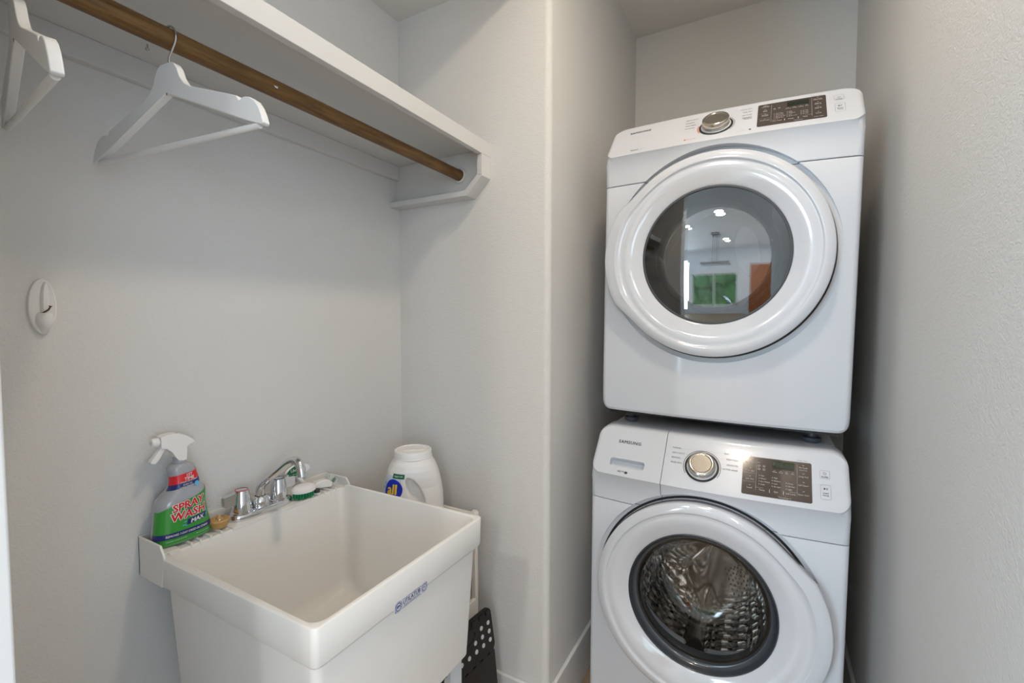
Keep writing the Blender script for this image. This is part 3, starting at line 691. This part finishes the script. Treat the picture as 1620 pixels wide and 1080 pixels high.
T.build('flash_lettering', 'printwhite', jg, smooth=False, fix=False)
T = MB(); T.text('free clear', .011, lambda a, b: jl(-.066+a, .100+b, .0018), bold=.03); T.build('small_lettering', 'printwhite', jg, smooth=False, fix=False)
for cs, cz, r in ((-.101, .168, .006), (-.106, .152, .005), (-.107, .118, .006), (-.100, .104, .005)):
    jring(cs, cz, r, 'sky', 'bubble_print', .0010, 1, 16)

# ------------------------------------------------------------------ folded step stool
ss = empty('folding_step_stool', (-.77, 1.08, 0), 'black folded step stool with grey dots beside the sink', 'step stool')
SA = Vector((-.762, 1.224, .458)); 
ux = Vector((-.10, -1, 0)).normalized()      # along the width, towards the sink
def sp(a, b, t):  # a along width, b downward along the leaning dotted panel, t thickness outwards
    dn = Vector((.16, 0, -1)).normalized(); nrm = Vector((1, -.10, .16)).normalized()
    return SA+ux*a+dn*b+nrm*t
def sp2(a, b, t):
    dn = Vector((.07, 0, -1)).normalized(); nrm = Vector((1, -.10, .07)).normalized()
    return sp(a, .136, 0)+dn*b+nrm*t
def roundpoly(x0, x1, y0, y1, r, n=5):
    return [(p[0], p[1]) for p in rrect(x0, x1, y0, y1, 0, r, n)]
B = MB().prism(roundpoly(0, .25, 0, .130, .018), lambda a, b: sp(a, b, -.014), lambda a, b: sp(a, b, .0))
o_ = part(B, 'top_half', 'stool', ss, bevel=.002)
# handle opening rim, hinge lugs and dots
hr = MB(); hp = [(.125+.040*math.cos(a), .040+.022*math.sin(a)) for a in [2*PI*k/30 for k in range(31)]]
hr.tube([sp(a, b, .001) for a, b in hp], .004, 8); R_(hr, ss.location).build('handle_rim', 'stool', o_)
R_(MB().prism(hp[:-1], lambda a, b: sp(a, b, -.002), lambda a, b: sp(a, b, .0006)), ss.location).build('handle_opening', 'blackgap', o_, smooth=False)
for k in range(7):
    a = .018+.034*k
    R_(MB().prism(roundpoly(a-.010, a+.010, .004, .020, .004, 3), lambda a, b: sp(a, b, -.002), lambda a, b: sp(a, b, .0035)), ss.location).build('hinge_lug', 'stool', o_, bevel=.001)
for r_ in range(4):
    for c_ in range(7):
        a, b = .021+.034*c_, .042+.0265*r_
        if r_ == 0 and 1 < c_ < 6 or (r_ == 1 and 2 < c_ < 5): continue
        if r_ == 3: continue
        R_(MB().lathe([(.0001, .0016), (.0058, .0016), (.0066, .0010), (.0068, 0)], 20, cap1=True, frame=lambda p, a=a, b=b: sp(a+p.x, b+p.y, p.z)), ss.location).build('grip_dot', 'dot', o_)
for c_ in range(7):
    R_(MB().prism(roundpoly(.008+.035*c_, .030+.035*c_, .126, .139, .002, 2), lambda a, b: sp(a, b, -.010), lambda a, b: sp(a, b, -.001)), ss.location).build('hinge_knuckle', 'stool', o_, bevel=.001)
LEG = [(.003, .0), (.247, 0), (.262, .335), (.215, .335), (.20, .28), (.05, .28), (.035, .335), (-.012, .335)]
part(MB().prism(LEG, lambda a, b: sp2(a, b, -.014), lambda a, b: sp2(a, b, -.002)), 'leg_panel', 'stool', ss, bevel=.002)
hp2 = [(.13+.022*math.cos(a), .105+.022*math.sin(a)) for a in [2*PI*k/24 for k in range(25)]]
part(MB().tube([sp2(a, b, -.001) for a, b in hp2], .003, 8), 'round_boss', 'stool', ss)
part(MB().prism(LEG, lambda a, b: sp2(a, b, -.030)+Vector((-.02, 0, 0)), lambda a, b: sp2(a, b, -.018)+Vector((-.02, 0, 0))), 'rear_leg_panel', 'stool', ss, bevel=.002)

# ------------------------------------------------------------------ laundry machines
HWD = .343
def bow(x): return .022*(1-(x/HWD)**2)
def edge(x, R=.018):
    t_ = max(0, abs(x)-(HWD-R)); return R-math.sqrt(max(0, R*R-t_*t_))
LP, TP = (.018, .822), (-.090, .945)
SL = math.hypot(TP[0]-LP[0], TP[1]-LP[1]); TD = ((TP[0]-LP[0])/SL, (TP[1]-LP[1])/SL); TN = (TD[1], -TD[0])
def con(x, s, off=0):
    """point on the sloped console; x across, s up the slope"""
    d = LP[0]+bow(x)+TD[0]*s+TN[0]*off; h = LP[1]+TD[1]*s+TN[1]*off
    return Vector((x, -d, h))
def xs_between(a, b, n=44):
    v = [a+(b-a)*k/n for k in range(n+1)]
    extra = [sg*(HWD-e) for sg in (-1, 1) for e in (.0003, .001, .002, .0035, .005, .007, .009, .0115, .014, .017, .020, .0235, .027, .031, .036, .041)]
    v += [e for e in extra if a < e < b]
    return sorted(set(round(q, 6) for q in v))
def console_loop(x, bot=.7345, back=-.13):
    e = edge(x, .014); b = bow(x)-e
    t_ = max(0, abs(x)-(HWD-.045)); drop = .045-math.sqrt(max(0, .045**2-t_**2))
    smax = SL-min(drop*1.05, .044)
    t2 = max(0, abs(x)-(HWD-.032)); s0 = .030*(t2/.032)**2.2
    P = [(b-.0, bot), (b+.0012, bot+.002), (b+.0015, .765), (b+.004, .788), (b+.009, .804)]
    P.append((b+LP[0]-.0035+TD[0]*s0, LP[1]-.0055+TD[1]*s0))
    P.append((b+LP[0]+TD[0]*s0, LP[1]+TD[1]*s0))
    P.append((b+LP[0]-.001+TD[0]*(s0+.006), LP[1]+.0018+TD[1]*(s0+.006)))
    for k in range(1, 9):
        s = s0+.006+(smax-s0-.012)*k/8; P.append((b+LP[0]+TD[0]*s, LP[1]+TD[1]*s))
    q = (b+LP[0]+TD[0]*smax, LP[1]+TD[1]*smax)
    P += [(q[0]+.0005, q[1]+.0005), (q[0]-.007, q[1]+.0045), (q[0]-.018, q[1]+.0065), (back-.03, q[1]+.0068), (back-.03, bot)]
    return [(x, -d, h) for d, h in P]
def panel_loop(x):
    e = edge(x, .014); b = bow(x)-e
    t_ = max(0, abs(x)-(HWD-.030)); h0 = .030-math.sqrt(max(0, .030**2-t_**2))
    P = [(b-.030, h0), (b-.018, h0+.002), (b-.011, h0+.010), (b-.008, h0+.030), (b-.006, .15), (b-.003, .40), (b-.001, .60), (b, .7305), (b-.001, .7325), (-.13, .7325), (-.13, h0)]
    return [(x, -d, h) for d, h in P]
CR = .493   # height of the door centre above the panel's lower edge
DX = -.007  # the door sits a little left of the middle
def ring_f(p): return Vector((p.x+DX, -p.z, CR+p.y))
def door_r(th, side):
    """outer radius of the door: a circle with a tangent, blunt handle bulge to one side (+1 right, -1 left)"""
    a = th if side > 0 else PI-th
    a = abs((a+PI) % (2*PI)-PI)
    R0 = .2960; A = math.radians(47); H = math.radians(27)
    if a >= A: return R0
    if a >= H:
        t_ = R0/math.cos(A-a); return t_
    rh = R0/math.cos(A-H); return rh+.0045*(1-(a/H)**2)
def build_machine(root, dryer):
    global CR
    CR = .4935 if dryer else .488
    side = -1 if dryer else 1
    # cabinet
    cab = MB()
    cab.loops([[(sx*x, .10, z) for sx, x, z in ((-1, .3395, .004), (1, .3395, .004), (1, .3395, .905), (1, .325, .938), (1, .30, .950), (-1, .30, .950), (-1, .325, .938), (-1, .3395, .905))],
               [(sx*x, .70, z) for sx, x, z in ((-1, .3395, .004), (1, .3395, .004), (1, .3395, .905), (1, .325, .938), (1, .30, .950), (-1, .30, .950), (-1, .325, .938), (-1, .3395, .905))]])
    cabo = cab.build('cabinet', 'cab', root, angle=50)
    cyl = lambda r, y0, y1: MB().lathe([(r, y0), (r, y1)], 128, True, True, frame=lambda p: Vector((p.x+DX, p.z, CR+p.y)))
    c1 = MB().lathe([(.3155, -.2), (.3155, .0), (.232, .0), (.232, .5)], 128, True, True, frame=lambda p: Vector((p.x+DX, p.z, CR+p.y))).build('cut', 'dark')
    c3 = cyl(.246, -.3, .60).build('cut', 'dark')
    boolean(cabo, c3)
    fp = MB().loops([panel_loop(x) for x in xs_between(-HWD, HWD)]).build('front_panel', 'white', root, angle=40)
    boolean(fp, c1)
    if dryer:
        co = MB().loops([console_loop(x) for x in xs_between(-HWD, HWD)]).build('console', 'white', root, angle=40)
        boolean(co, c1)
    else:
        co = MB().loops([console_loop(x) for x in xs_between(-.1195, HWD)]).build('console', 'white', root, angle=40)
        boolean(co, c1)
        dr = MB().loops([console_loop(x) for x in xs_between(-HWD, -.1212, 20)]).build('detergent_drawer', 'white', root, angle=40)
        boolean(dr, c1)
        # finger slot in the drawer
        x0, x1, s0, s1 = -.2835, -.1745, .029, .057
        sl = [(p[0], p[1]) for p in rrect(x0, x1, s0, s1, 0, .008)]
        cu = MB().prism(sl, lambda a, b: con(a, b, .02), lambda a, b: con(a, b, -.022)).build('cut', 'dark')
        boolean(dr, cu); kill(cu)
        dro = dr
    kill(c1, c3)
    # black ring stands in for the shade behind the door, round the tub opening
    MB().lathe([(.303, -.0006), (.296, -.0006), (.296, .004), (.232, .004), (.232, .02)], 96, frame=lambda p: Vector((p.x+DX, p.z, CR+p.y))).build('door_gap_shade', 'blackgap', root)
    # door
    seg = 144; prof_ = [('R', -.030, .007), ('R', -.004, .0085), ('R', 0, .0125), ('R', .0, .0420), ('R', -.0008, .0445), ('R', -.0030, .0462), ('m', .35, .0495), ('m', .80, .0518), (.2725, 0, .0522), (.2702, 0, .0518), (.2690, 0, .0502), (.2672, 0, .0478), (.2650, 0, .0470),
                        (.2570, 0, .0482), (.2480, 0, .0478), (.2390, 0, .0462), (.2300, 0, .0432), (.2205, 0, .0392), (.2110, 0, .0350), (.2040, 0, .0318), (.2015, 0, .0300), (.2010, 0, .0260), (.2010, 0, -.002), (.240, 0, -.001)]
    Ls = []
    for r, a, d in prof_:
        lp = []
        for k in range(seg):
            th = 2*PI*k/seg; R = door_r(th, side); ex = max(0, R-.2960)
            rr = R+a if r == 'R' else (R-.005+(.2765-(R-.005))*a if r == 'm' else r)
            if r == 'm' and ex > 0: pass
            if not isinstance(r, str) and .262 < r < .275: rr = r+ex*.55*(1 if r > .2688 else .25)
            dd = d
            lp.append(ring_f(Vector((rr*math.cos(th), rr*math.sin(th), dd))))
        Ls.append(lp)
    dm = MB(); dm.loops(Ls, closed=True, cap=False)
    door = dm.build('door', 'whitegloss', root, angle=48)
    lf_ = lambda name, pr, m, par=door, seg=96, **k: MB().lathe(pr, seg, frame=ring_f, **k).build(name, m, par, angle=50)
    if dryer:
        lf_('window_bezel', [(.2012, .0300), (.1985, .0312), (.1955, .0302), (.1950, .0250), (.2012, .0240)], 'dark', closed=True)
        lf_('window_liner', [(.1955, .0235), (.190, .012), (.172, -.030), (.160, -.040), (.152, -.042), (.152, -.050), (.197, -.050)], 'browncone')
        dome = [(.1960, .0120)]+[(.1960*math.cos(PI/2*k/14), .0120+.020*math.sin(PI/2*k/14)) for k in range(1, 14)]+[(.0005, .032)]
        # shallow spherical cap
        Rs = 1.6; cap_ = [(.196*(1-k/20)+.0002, .0275+math.sqrt(Rs*Rs-(.196*(1-k/20))**2)-math.sqrt(Rs*Rs-.196**2)) for k in range(21)]
        lf_('window_glass', cap_, M['dryerglass'], seg=128)
        lf_('inner_glass', [(.1490*(1-k/16)+.0002, -.030+math.sqrt(1.7**2-(.149*(1-k/16))**2)-math.sqrt(1.7**2-.149**2)) for k in range(17)], M['innerglass'])
        lf_('inner_ring', [(.1535, -.0385), (.1510, -.0355), (.1480, -.0375), (.1475, -.042), (.1535, -.043)], M['chrome'], closed=True)
        bk = MB().lathe([(.240, .0), (.246, -.02), (.246, -.45), (.230, -.47), (.0005, -.475)], 96, frame=ring_f).build('drum', 'dryerdrum', root, angle=50)
        lg_ = [(.078+.034*math.cos(a)-.010*math.sin(a), CR+.02+.075*math.sin(a)) for a in [2*PI*k/36 for k in range(36)]]
        MB().prism(lg_, lambda a, b: (a, .07, b), lambda a, b: (a, .078, b)).build('lint_grille', 'grille', door, bevel=.002)
    else:
        lf_('gasket_ring', [(.2015, .0300), (.1985, .0312), (.1965, .0280), (.1930, .0180), (.1880, .0110), (.1830, .010), (.1800, .004), (.1780, -.016), (.1770, -.024), (.2015, -.024)], 'grayring', closed=True)
        # fish-bowl glass: thick walls, sloping flat bottom
        out = [(.1790, .004), (.1770, -.020), (.1700, -.060), (.1610, -.100), (.1480, -.128), (.128, -.142), (.09, -.147), (.0004, -.148)]
        inn = [(.0004, -.142), (.09, -.141), (.124, -.137), (.142, -.124), (.1545, -.098), (.1635, -.060), (.1705, -.020), (.1725, .004)]
        prb = out+inn
        MB().lathe(prb, 128, frame=ring_f, closed=True).build('bowl_glass', M['bowl'], door, angle=60)
        lf_('gasket_bellows', [(.232, .004), (.225, -.015), (.215, -.03), (.208, -.02), (.200, -.035), (.196, -.055), (.204, -.065), (.218, -.07), (.232, -.075)], 'dark', par=root)
        # drum with uv for the embossed pattern
        R_d, n1, n2 = .243, 128, 24
        me = bpy.data.meshes.new('drum'); vs = []; fs = []
        for i in range(n1):
            for j in range(n2+1):
                th = 2*PI*i/n1; vs.append(ring_f(Vector((R_d*math.cos(th), R_d*math.sin(th), -.075-.36*j/n2))))
        for i in range(n1):
            for j in range(n2): fs.append((i*(n2+1)+j, ((i+1) % n1)*(n2+1)+j, ((i+1) % n1)*(n2+1)+j+1, i*(n2+1)+j+1))
        me.from_pydata([tuple(v) for v in vs], [], fs); uvl = me.uv_layers.new(name='uv')
        for p in me.polygons:
            i, j = divmod(p.index, n2)
            for li, (a, b) in zip(p.loop_indices, ((i, j), (i+1, j), (i+1, j+1), (i, j+1))): uvl.data[li].uv = (a/n1, b/n2)
        me.shade_smooth(); me.materials.append(M['drum']); do = bpy.data.objects.new('drum', me); COL.objects.link(do); do.parent = root
        MB().lathe([(.243, -.075), (.225, -.070), (.222, -.078), (.243, -.085)], 96, frame=ring_f, closed=True).build('drum_lip', 'drumback', do)
        # back wall of the drum with three dished arms
        bm_ = MB()
        def back(u, v):
            r = .243*max(u, .002); th = 2*PI*v; w_ = max(0, math.cos(3*th+.6)); d = -.435+.045*w_**2*math.sin(min(1, u)*PI)*1.0
            return ring_f(Vector((r*math.cos(th), r*math.sin(th), d)))
        bm_.patch(back, 16, 120); bm_.build('drum_back', 'drumback', do, angle=80)
        hb = MB()
        for arm in range(3):
            for i in range(6):
                for j in range(7):
                    th = math.radians(120*arm+50+4.6*j*(1+.0*i)-.2); r = .115+.018*i+.006*(j % 2)
                    c_ = ring_f(Vector((r*math.cos(th), r*math.sin(th), -.4335)))
                    if True: hb.lathe([(.0028, 0), (.0001, .0005)], 8, frame=lambda p, c_=c_: c_+Vector((p.x, -p.z-.0012, p.y)))
        hb.build('drain_holes', 'blackgap', do, smooth=False)['kind'] = 'stuff'
        for arm in range(3):
            a0 = math.radians(-97+120*arm)
            def pad(t_, a0=a0):
                y_ = .09+.33*t_
                return [Vector((rr*math.cos(a0+da), -(-y_), CR+rr*math.sin(a0+da))) for rr, da in ((.243, -.17), (.215, -.13), (.186, -.06), (.180, 0), (.186, .06), (.215, .13), (.243, .17))]
            MB().loops([pad(k/8) for k in range(9)], cyc=True).build('paddle', M['drumback'], do, angle=50)
    # knob
    kx, ks = (-.0125, .074) if not dryer else (-.0145, .0735)
    N = Vector((0, -TN[0], TN[1])); U = Vector((1, 0, 0)); V = Vector((0, -TD[0], TD[1]))
    def kf(p): return con(kx, ks)+U*p.x+V*p.y+N*p.z
    kn = MB().lathe([(.0465, -.002), (.0465, .0012), (.0450, .0020), (.0408, .0016), (.0405, -.002)], 72, frame=kf, closed=True).build('knob_ring', 'blackgap', root)
    MB().lathe([(.0408, -.002), (.0406, .0030), (.0385, .0042), (.0375, .0042), (.0370, -.002)], 72, frame=kf, closed=True).build('knob_collar', 'white', root)
    MB().lathe([(.0365, -.002), (.0372, .004), (.0372, .0070), (.0362, .0078), (.0365, .0090), (.0372, .0120), (.0372, .0200), (.0362, .0232), (.0335, .0252), (.0300, .0258), (.0275, .0252), (.0265, .0244), (.0004, .0242)], 72, frame=kf).build('knob', 'knobmetal', root, angle=28)
    # arcs round the knob
    ar = MB()
    def arcm(mb, r0, r1, a0, a1, n=30):
        mb.add([con(kx+r*math.cos(a), ks+r*math.sin(a), .0006) for r in (r0, r1) for a in [math.radians(a0+(a1-a0)*k/n) for k in range(n+1)]], [(k, k+1, n+2+k, n+1+k) for k in range(n)])
    # printed lettering
    T = MB(); TL = MB(); TW = MB(); TB = MB(); TF = MB(); TR = MB(); TP = MB(); TS = MB()
    tx = lambda x, s, off=.0006: (lambda a, b: con(x+a, s+b, off))
    if dryer:
        ds = .0165
        arcm(ar, .0492, .0505, -40, 75)
        oa = MB(); 
        for a0_, a1_ in ((163, 212),):
            arcm(oa, .0485, .0515, a0_, a1_)
        oa.add([con(-.0985+a, .0185+b, .0007) for a, b in ((0, 0), (.0055, 0), (.0055, .0065), (0, .0065))], [(0, 1, 2, 3)])
        oa.text('Sensor Dry', .0058, tx(-.091, .0215), align='LEFT')
        oa.build('orange_markings', 'printorange', root, smooth=False)
        TL.text('Manual Dry', .0055, tx(.0415, .0215), align='LEFT')
        TF.add([con(.0745+a, .0185+b, .0007) for a, b in ((0, 0), (.0055, 0), (.0055, .0060), (0, .0060))], [(0, 1, 2, 3)])
        labs_l = (('HEAVY DUTY', .133), ('BEDDING', .1165), ('PERM PRESS', .1005), ('DELICATES', .0850))
        labs_r = (('QUICK DRY', .1370), ('TIME DRY', .1200), ('AIR FLUFF', .1030), ('WRINKLE', .0895), ('RELEASE', .0830))
        TB.text('SAMSUNG', .0135, tx(-.2465, .1270), bold=.028, sx=1.02, spacing=1.12)
        TF.text('Moisture', .0080, tx(-.2600, .0200), align='LEFT', bold=.03, sx=.85); TL.text('Sensor', .0080, tx(-.2320, .0205), align='LEFT', sx=.85)
    else:
        ds = 0
        arcm(ar, .0495, .0510, -32, 212, 60)
        labs_l = (('NORMAL', .1232), ('HEAVY DUTY', .1068), ('BEDDING', .0912), ('RINSE+SPIN', .0755))
        labs_r = (('QUICK WASH', .1254), ('PERM PRESS', .1078), ('DELICATES', .0910), ('ACTIVE WEAR', .0770))
        TB.text('SAMSUNG', .0145, tx(-.2325, .1160), bold=.028, sx=1.02, spacing=1.12)
        TF.text('VRT\u2122', .0075, tx(-.2430, .0140), bold=.03)
        TF.add([con(-.226+.0058*math.cos(a)*(.85 if k % 2 else 1), .0135+.0042*math.sin(a), .0007) for k, a in enumerate([2*PI*k/14 for k in range(14)])], [tuple(range(14))])
        for k, (t_, s_) in enumerate(labs_l):
            xe = (-.0745, -.0640, -.0725, -.0655)[k]
            xk = kx-math.sqrt(max(0, .050**2-min(.0495, abs(s_-ks))**2))
            TL.add([con(xe+.001+a, s_+b, .0006) for a, b in ((0, -.0002), (xk-xe-.001, -.0002), (xk-xe-.001, .0002), (0, .0002))], [(0, 1, 2, 3)])
    for t_, s_ in labs_l: T.text(t_, .0068, tx(-.0995 if not dryer else -.104, s_), align='LEFT', sx=.88)
    for t_, s_ in labs_r:
        TR.text(t_, .0068, tx(.0815 if not dryer else .0795, s_), align='RIGHT', sx=.88)
        if t_ != 'RELEASE':
            xk = kx+math.sqrt(max(0, .050**2-min(.0495, abs(s_-ks))**2)); xe = .0445
            TL.add([con(xk+a, s_+b, .0006) for a, b in ((.001, -.0002), (xe-xk, -.0002), (xe-xk, .0002), (.001, .0002))], [(0, 1, 2, 3)])
    # brown control panel
    px0, px1, ps0, ps1 = .0935, .2578, .0145+ds*.75, .1275+ds*1.1
    pp = [(p[0], p[1]) for p in rrect(px0, px1, ps0, ps1, 0, .0045)]
    cpn = MB()
    def pfn(u, v, o=.0009): return con(px0+(px1-px0)*u, ps0+(ps1-ps0)*v, o)
    cpn.prism(pp, lambda a, b: con(a, b, -.002), lambda a, b: con(a, b, .0009))
    # subdivide across for the bow: slabs
    cpn = MB(); nsl = 16
    xs_ = [px0+q for q in (0, .0003, .0008, .0015, .0024, .0034, .0045)]+[px0+.0045+(px1-px0-.009)*k/14 for k in range(1, 14)]+[px1-q for q in (.0045, .0034, .0024, .0015, .0008, .0003, 0)]
    for a, b in zip(xs_, xs_[1:]):
        def clip(x):
            if x-px0 < .0045: q = .0045-(x-px0); e_ = .0045-math.sqrt(max(0, .0045**2-q*q))
            elif px1-x < .0045: q = .0045-(px1-x); e_ = .0045-math.sqrt(max(0, .0045**2-q*q))
            else: e_ = 0
            return e_
        ea, eb = clip(a), clip(b)
        cpn.add([con(a, ps0+ea, .0009), con(b, ps0+eb, .0009), con(b, ps1-eb, .0009), con(a, ps1-ea, .0009)], [(0, 1, 2, 3)])
    panel = cpn.build('control_panel', 'panel', root, smooth=False)
    W_, H_ = px1-px0, ps1-ps0
    def pt(u, v): return tx(px0+W_*u, ps0+H_*v, .0014)
    def PT(s, u, v, size=.0058, al='CENTER', bold=.015, sx=.92): TW.text(s, size, pt(u, v), align=al, bold=bold, sx=sx)
    def rect(mb, u0, u1, v0, v1, off=.0012):
        mb.add([con(px0+W_*u, ps0+H_*v, off) for u, v in ((u0, v0), (u1, v0), (u1, v1), (u0, v1))], [(0, 1, 2, 3)])
    if not dryer:
        for t_, v in (('Extra Rinse', .835), ('Extra Spin', .615), ('Spin Only', .40), ('Sound', .175)): PT(t_, .115, v)
        for t_, v in (('My Cycle', .855), ('Delay End', .625), ('Self Clean+', .405), ('Smart Care', .175)): PT(t_, .885, v)
        PT('Cycle Save', .885, .795, .0045)
        for v in (.905, .690, .475, .245):
            rect(TW, .105, .130, v-.004, v+.004); rect(TW, .873, .898, v+.010, v+.018)
        for t_, u in (('Wash', .478), ('Rinse', .565), ('Spin', .65), ('End', .735)):
            PT(t_, u, .660, .0050); rect(TW, u-.012, u+.010, .692, .700)
        for t_, u, v in (('Hot', .275, .520), ('Warm', .275, .445), ('Eco Warm', .275, .372), ('Cold', .275, .298), ('High', .465, .505), ('Medium', .465, .430), ('Low', .465, .357), ('No Spin', .465, .283), ('Heavy', .665, .410), ('Normal', .665, .337), ('Light', .665, .262)):
            PT(t_, u, v, .0055, 'LEFT'); rect(TW, u-.025, u-.017, v-.008, v+.014)
        for t_, u in (('Temp.', .30), ('Spin', .50), ('Soil Level', .705)): PT(t_, u, .155, .0064)
        for u in (.405, .603): rect(TW, u, u+.006, .115, .200)
        PT('\u2122PowerFoam 17', .62, .035, .0045)
        T.text('* Steam Clean', .0045, tx(.236, ps1+.0045))
        for u, v in ((.245, .775), (.320, .775), (.245, .69), (.320, .69)): 
            for a0_ in (0,):
                TW.add([con(px0+W_*u+r*math.cos(2*PI*k/14), ps0+H_*v+r*math.sin(2*PI*k/14), .0013) for r in (.0022, .0029) for k in range(14)], [(k, (k+1) % 14, 14+(k+1) % 14, 14+k) for k in range(14)])
        PT('Eco', .245, .858, .0045)
        lc = MB(); rect(lc, .438, .760, .745, .955, .0012); lco = lc.build('display', 'lcd', panel, smooth=False)
        sg = MB(); sg.text('88:88', .0185, pt(.615, .848), sx=1.0); rect(sg, .445, .487, .83, .925, .0014); sg.build('display_segments', 'lcdseg', lco, smooth=False)
    else:
        for t_, v in (('Mixed', .905), ('Load Bell', .865), ('Anti', .690), ('Static', .650), ('Wrinkle', .480), ('Prevent', .440), ('Drum Light', .245)): PT(t_, .115, v, .0056)
        for t_, v in (('My Cycle', .865), ('Cycle Save', .825), ('Adjust', .665), ('Time \u25b2', .625), ('Adjust', .465), ('Time \u25bc', .425), ('Sound', .215)): PT(t_, .885, v, .0056)
        for v in (.945, .745, .535, .295): rect(TW, .103, .130, v-.004, v+.004); rect(TW, .873, .898, v-.01, v-.002)
        for t_, u in (('Sensing', .455), ('Drying', .545), ('Cooling', .640), ('End', .725)): PT(t_, u, .625, .0046); rect(TW, u-.012, u+.010, .66, .668)
        for t_, u, v in (('Very Dry', .275, .470), ('More Dry', .275, .405), ('Normal Dry', .275, .335), ('Damp Dry', .275, .270), ('High', .465, .470), ('Medium', .465, .405), ('Low', .465, .335), ('Extra Low', .465, .270), ('60 min', .665, .420), ('50 min', .665, .352), ('40 min', .665, .285)):
            PT(t_, u, v, .0052, 'LEFT'); rect(TW, u-.025, u-.017, v-.008, v+.014)
        for t_, u in (('Dry Level', .30), ('Temp.', .50), ('Time', .700)): PT(t_, u, .145, .0062)
        for u in (.405, .600): rect(TW, u, u+.006, .105, .190)
        PT('\u2122PowerDry', .60, .040, .0045); PT('Smart Care', .885, .075, .0050)
        for u, v in ((.255, .70), (.325, .72)):
            TW.add([con(px0+W_*u+r*math.cos(2*PI*k/14), ps0+H_*v+r*math.sin(2*PI*k/14), .0013) for r in (.0020, .0027) for k in range(14)], [(k, (k+1) % 14, 14+(k+1) % 14, 14+k) for k in range(14)])
        T.text('* Steam Care', .0045, tx(.236, ps1+.0045))
        lc = MB(); rect(lc, .44, .76, .72, .93, .0012); lc.build('display', 'lcd', panel, smooth=False)
    gr = MB()
    for u0, u1, v0, v1 in ((.205, .2085, .13, .93), (.795, .7985, .13, .93), (.205, .7985, .205, .211), (.02, .19, .555, .560), (.02, .19, .33, .335)): rect(gr, u0, u1, v0, v1, .0011)
    gr.build('panel_lines', 'printlight', panel, smooth=False)
    TW.build('panel_lettering', 'printwhite', panel, smooth=False)
    # power and start buttons
    def outline(mb, x0, x1, s0, s1, r=.0035, w_=.0004):
        a = [(p[0], p[1]) for p in rrect(x0, x1, s0, s1, 0, r)]; b = [(p[0], p[1]) for p in rrect(x0+w_, x1-w_, s0+w_, s1-w_, 0, r-w_)]
        n = len(a); mb.add([con(*p, .0007) for p in a]+[con(*p, .0007) for p in b], [(k, (k+1) % n, n+(k+1) % n, n+k) for k in range(n)])
    o = .019 if dryer else 0
    outline(TP, .2760, .2985, .0880+o, .1115+o*1.2); outline(TS, .2765, .2995, .0310+o*.8, .0710+o)
    px_, pz_ = .2872, .1030+o
    TP.add([con(px_+r*math.cos(a), pz_+r*math.sin(a), .0007) for r in (.0031, .0037) for a in [math.radians(125+290*k/18) for k in range(19)]], [(k, k+1, 20+k, 19+k) for k in range(18)])
    TP.add([con(px_+a, pz_+b, .0007) for a, b in ((-.0003, .0005), (.0003, .0005), (.0003, .0045), (-.0003, .0045))], [(0, 1, 2, 3)])
    TP.text('POWER', .0046, tx(px_, .0925+o), bold=.02)
    pz_ = .0600+o*.9
    TS.add([con(.2838+a, pz_+b, .0007) for a, b in ((0, -.0032), (.0052, 0), (0, .0032))], [(0, 1, 2)])
    for q in (.0058, .0078): TS.add([con(.2838+q+a, pz_+b, .0007) for a, b in ((0, -.0032), (.0008, -.0032), (.0008, .0032), (0, .0032))], [(0, 1, 2, 3)])
    TS.text('START', .0046, tx(.288, .0475+o*.85), bold=.02); TS.text('PAUSE', .0046, tx(.288, .0415+o*.85), bold=.02)
    for mb_, nm_ in ((T, 'cycle_lettering'), (TR, 'cycle_lettering'), (TB, 'brand_lettering'), (TF, 'feature_lettering'), (TP, 'power_button'), (TS, 'start_button')):
        if mb_.v: mb_.build(nm_, 'print', root, smooth=False)
    TL.build('fine_lines', 'printlight', root, smooth=False)
    ar.build('knob_arc', 'print', root, smooth=False)
    # feet
    for sx in (-1, 1):
        for y in (.105, .62):
            h_ = .047 if dryer else .070
            MB().lathe([(0, -h_), (.022, -h_), (.0235, -h_+.004), (.0235, -h_+.012), (.012, -h_+.016), (.010, .006), (0, .006)], 24, frame=lambda p, sx=sx, y=y: Vector((sx*.265+p.x, y+p.y, p.z))).build('foot', 'footgrey', root)
    # base pan
    MB().box(-.325, .325, .045, .69, -.012, .02).build('base_pan', 'blackgap', root, smooth=False)

ws = empty('washing_machine', (0, 0, 0), 'white front-loading washing machine at the bottom of the stack', 'washing machine')
dy = empty('clothes_dryer', (0, 0, 0), 'white front-loading clothes dryer stacked on top of the washing machine', 'dryer')
build_machine(ws, False)
build_machine(dy, True)
ws.location = (-.155, 1.415, .072); ws.rotation_euler = (0, math.radians(.4), 0)
dy.location = (-.147, 1.495, 1.072); dy.rotation_euler = (0, math.radians(.7), 0)
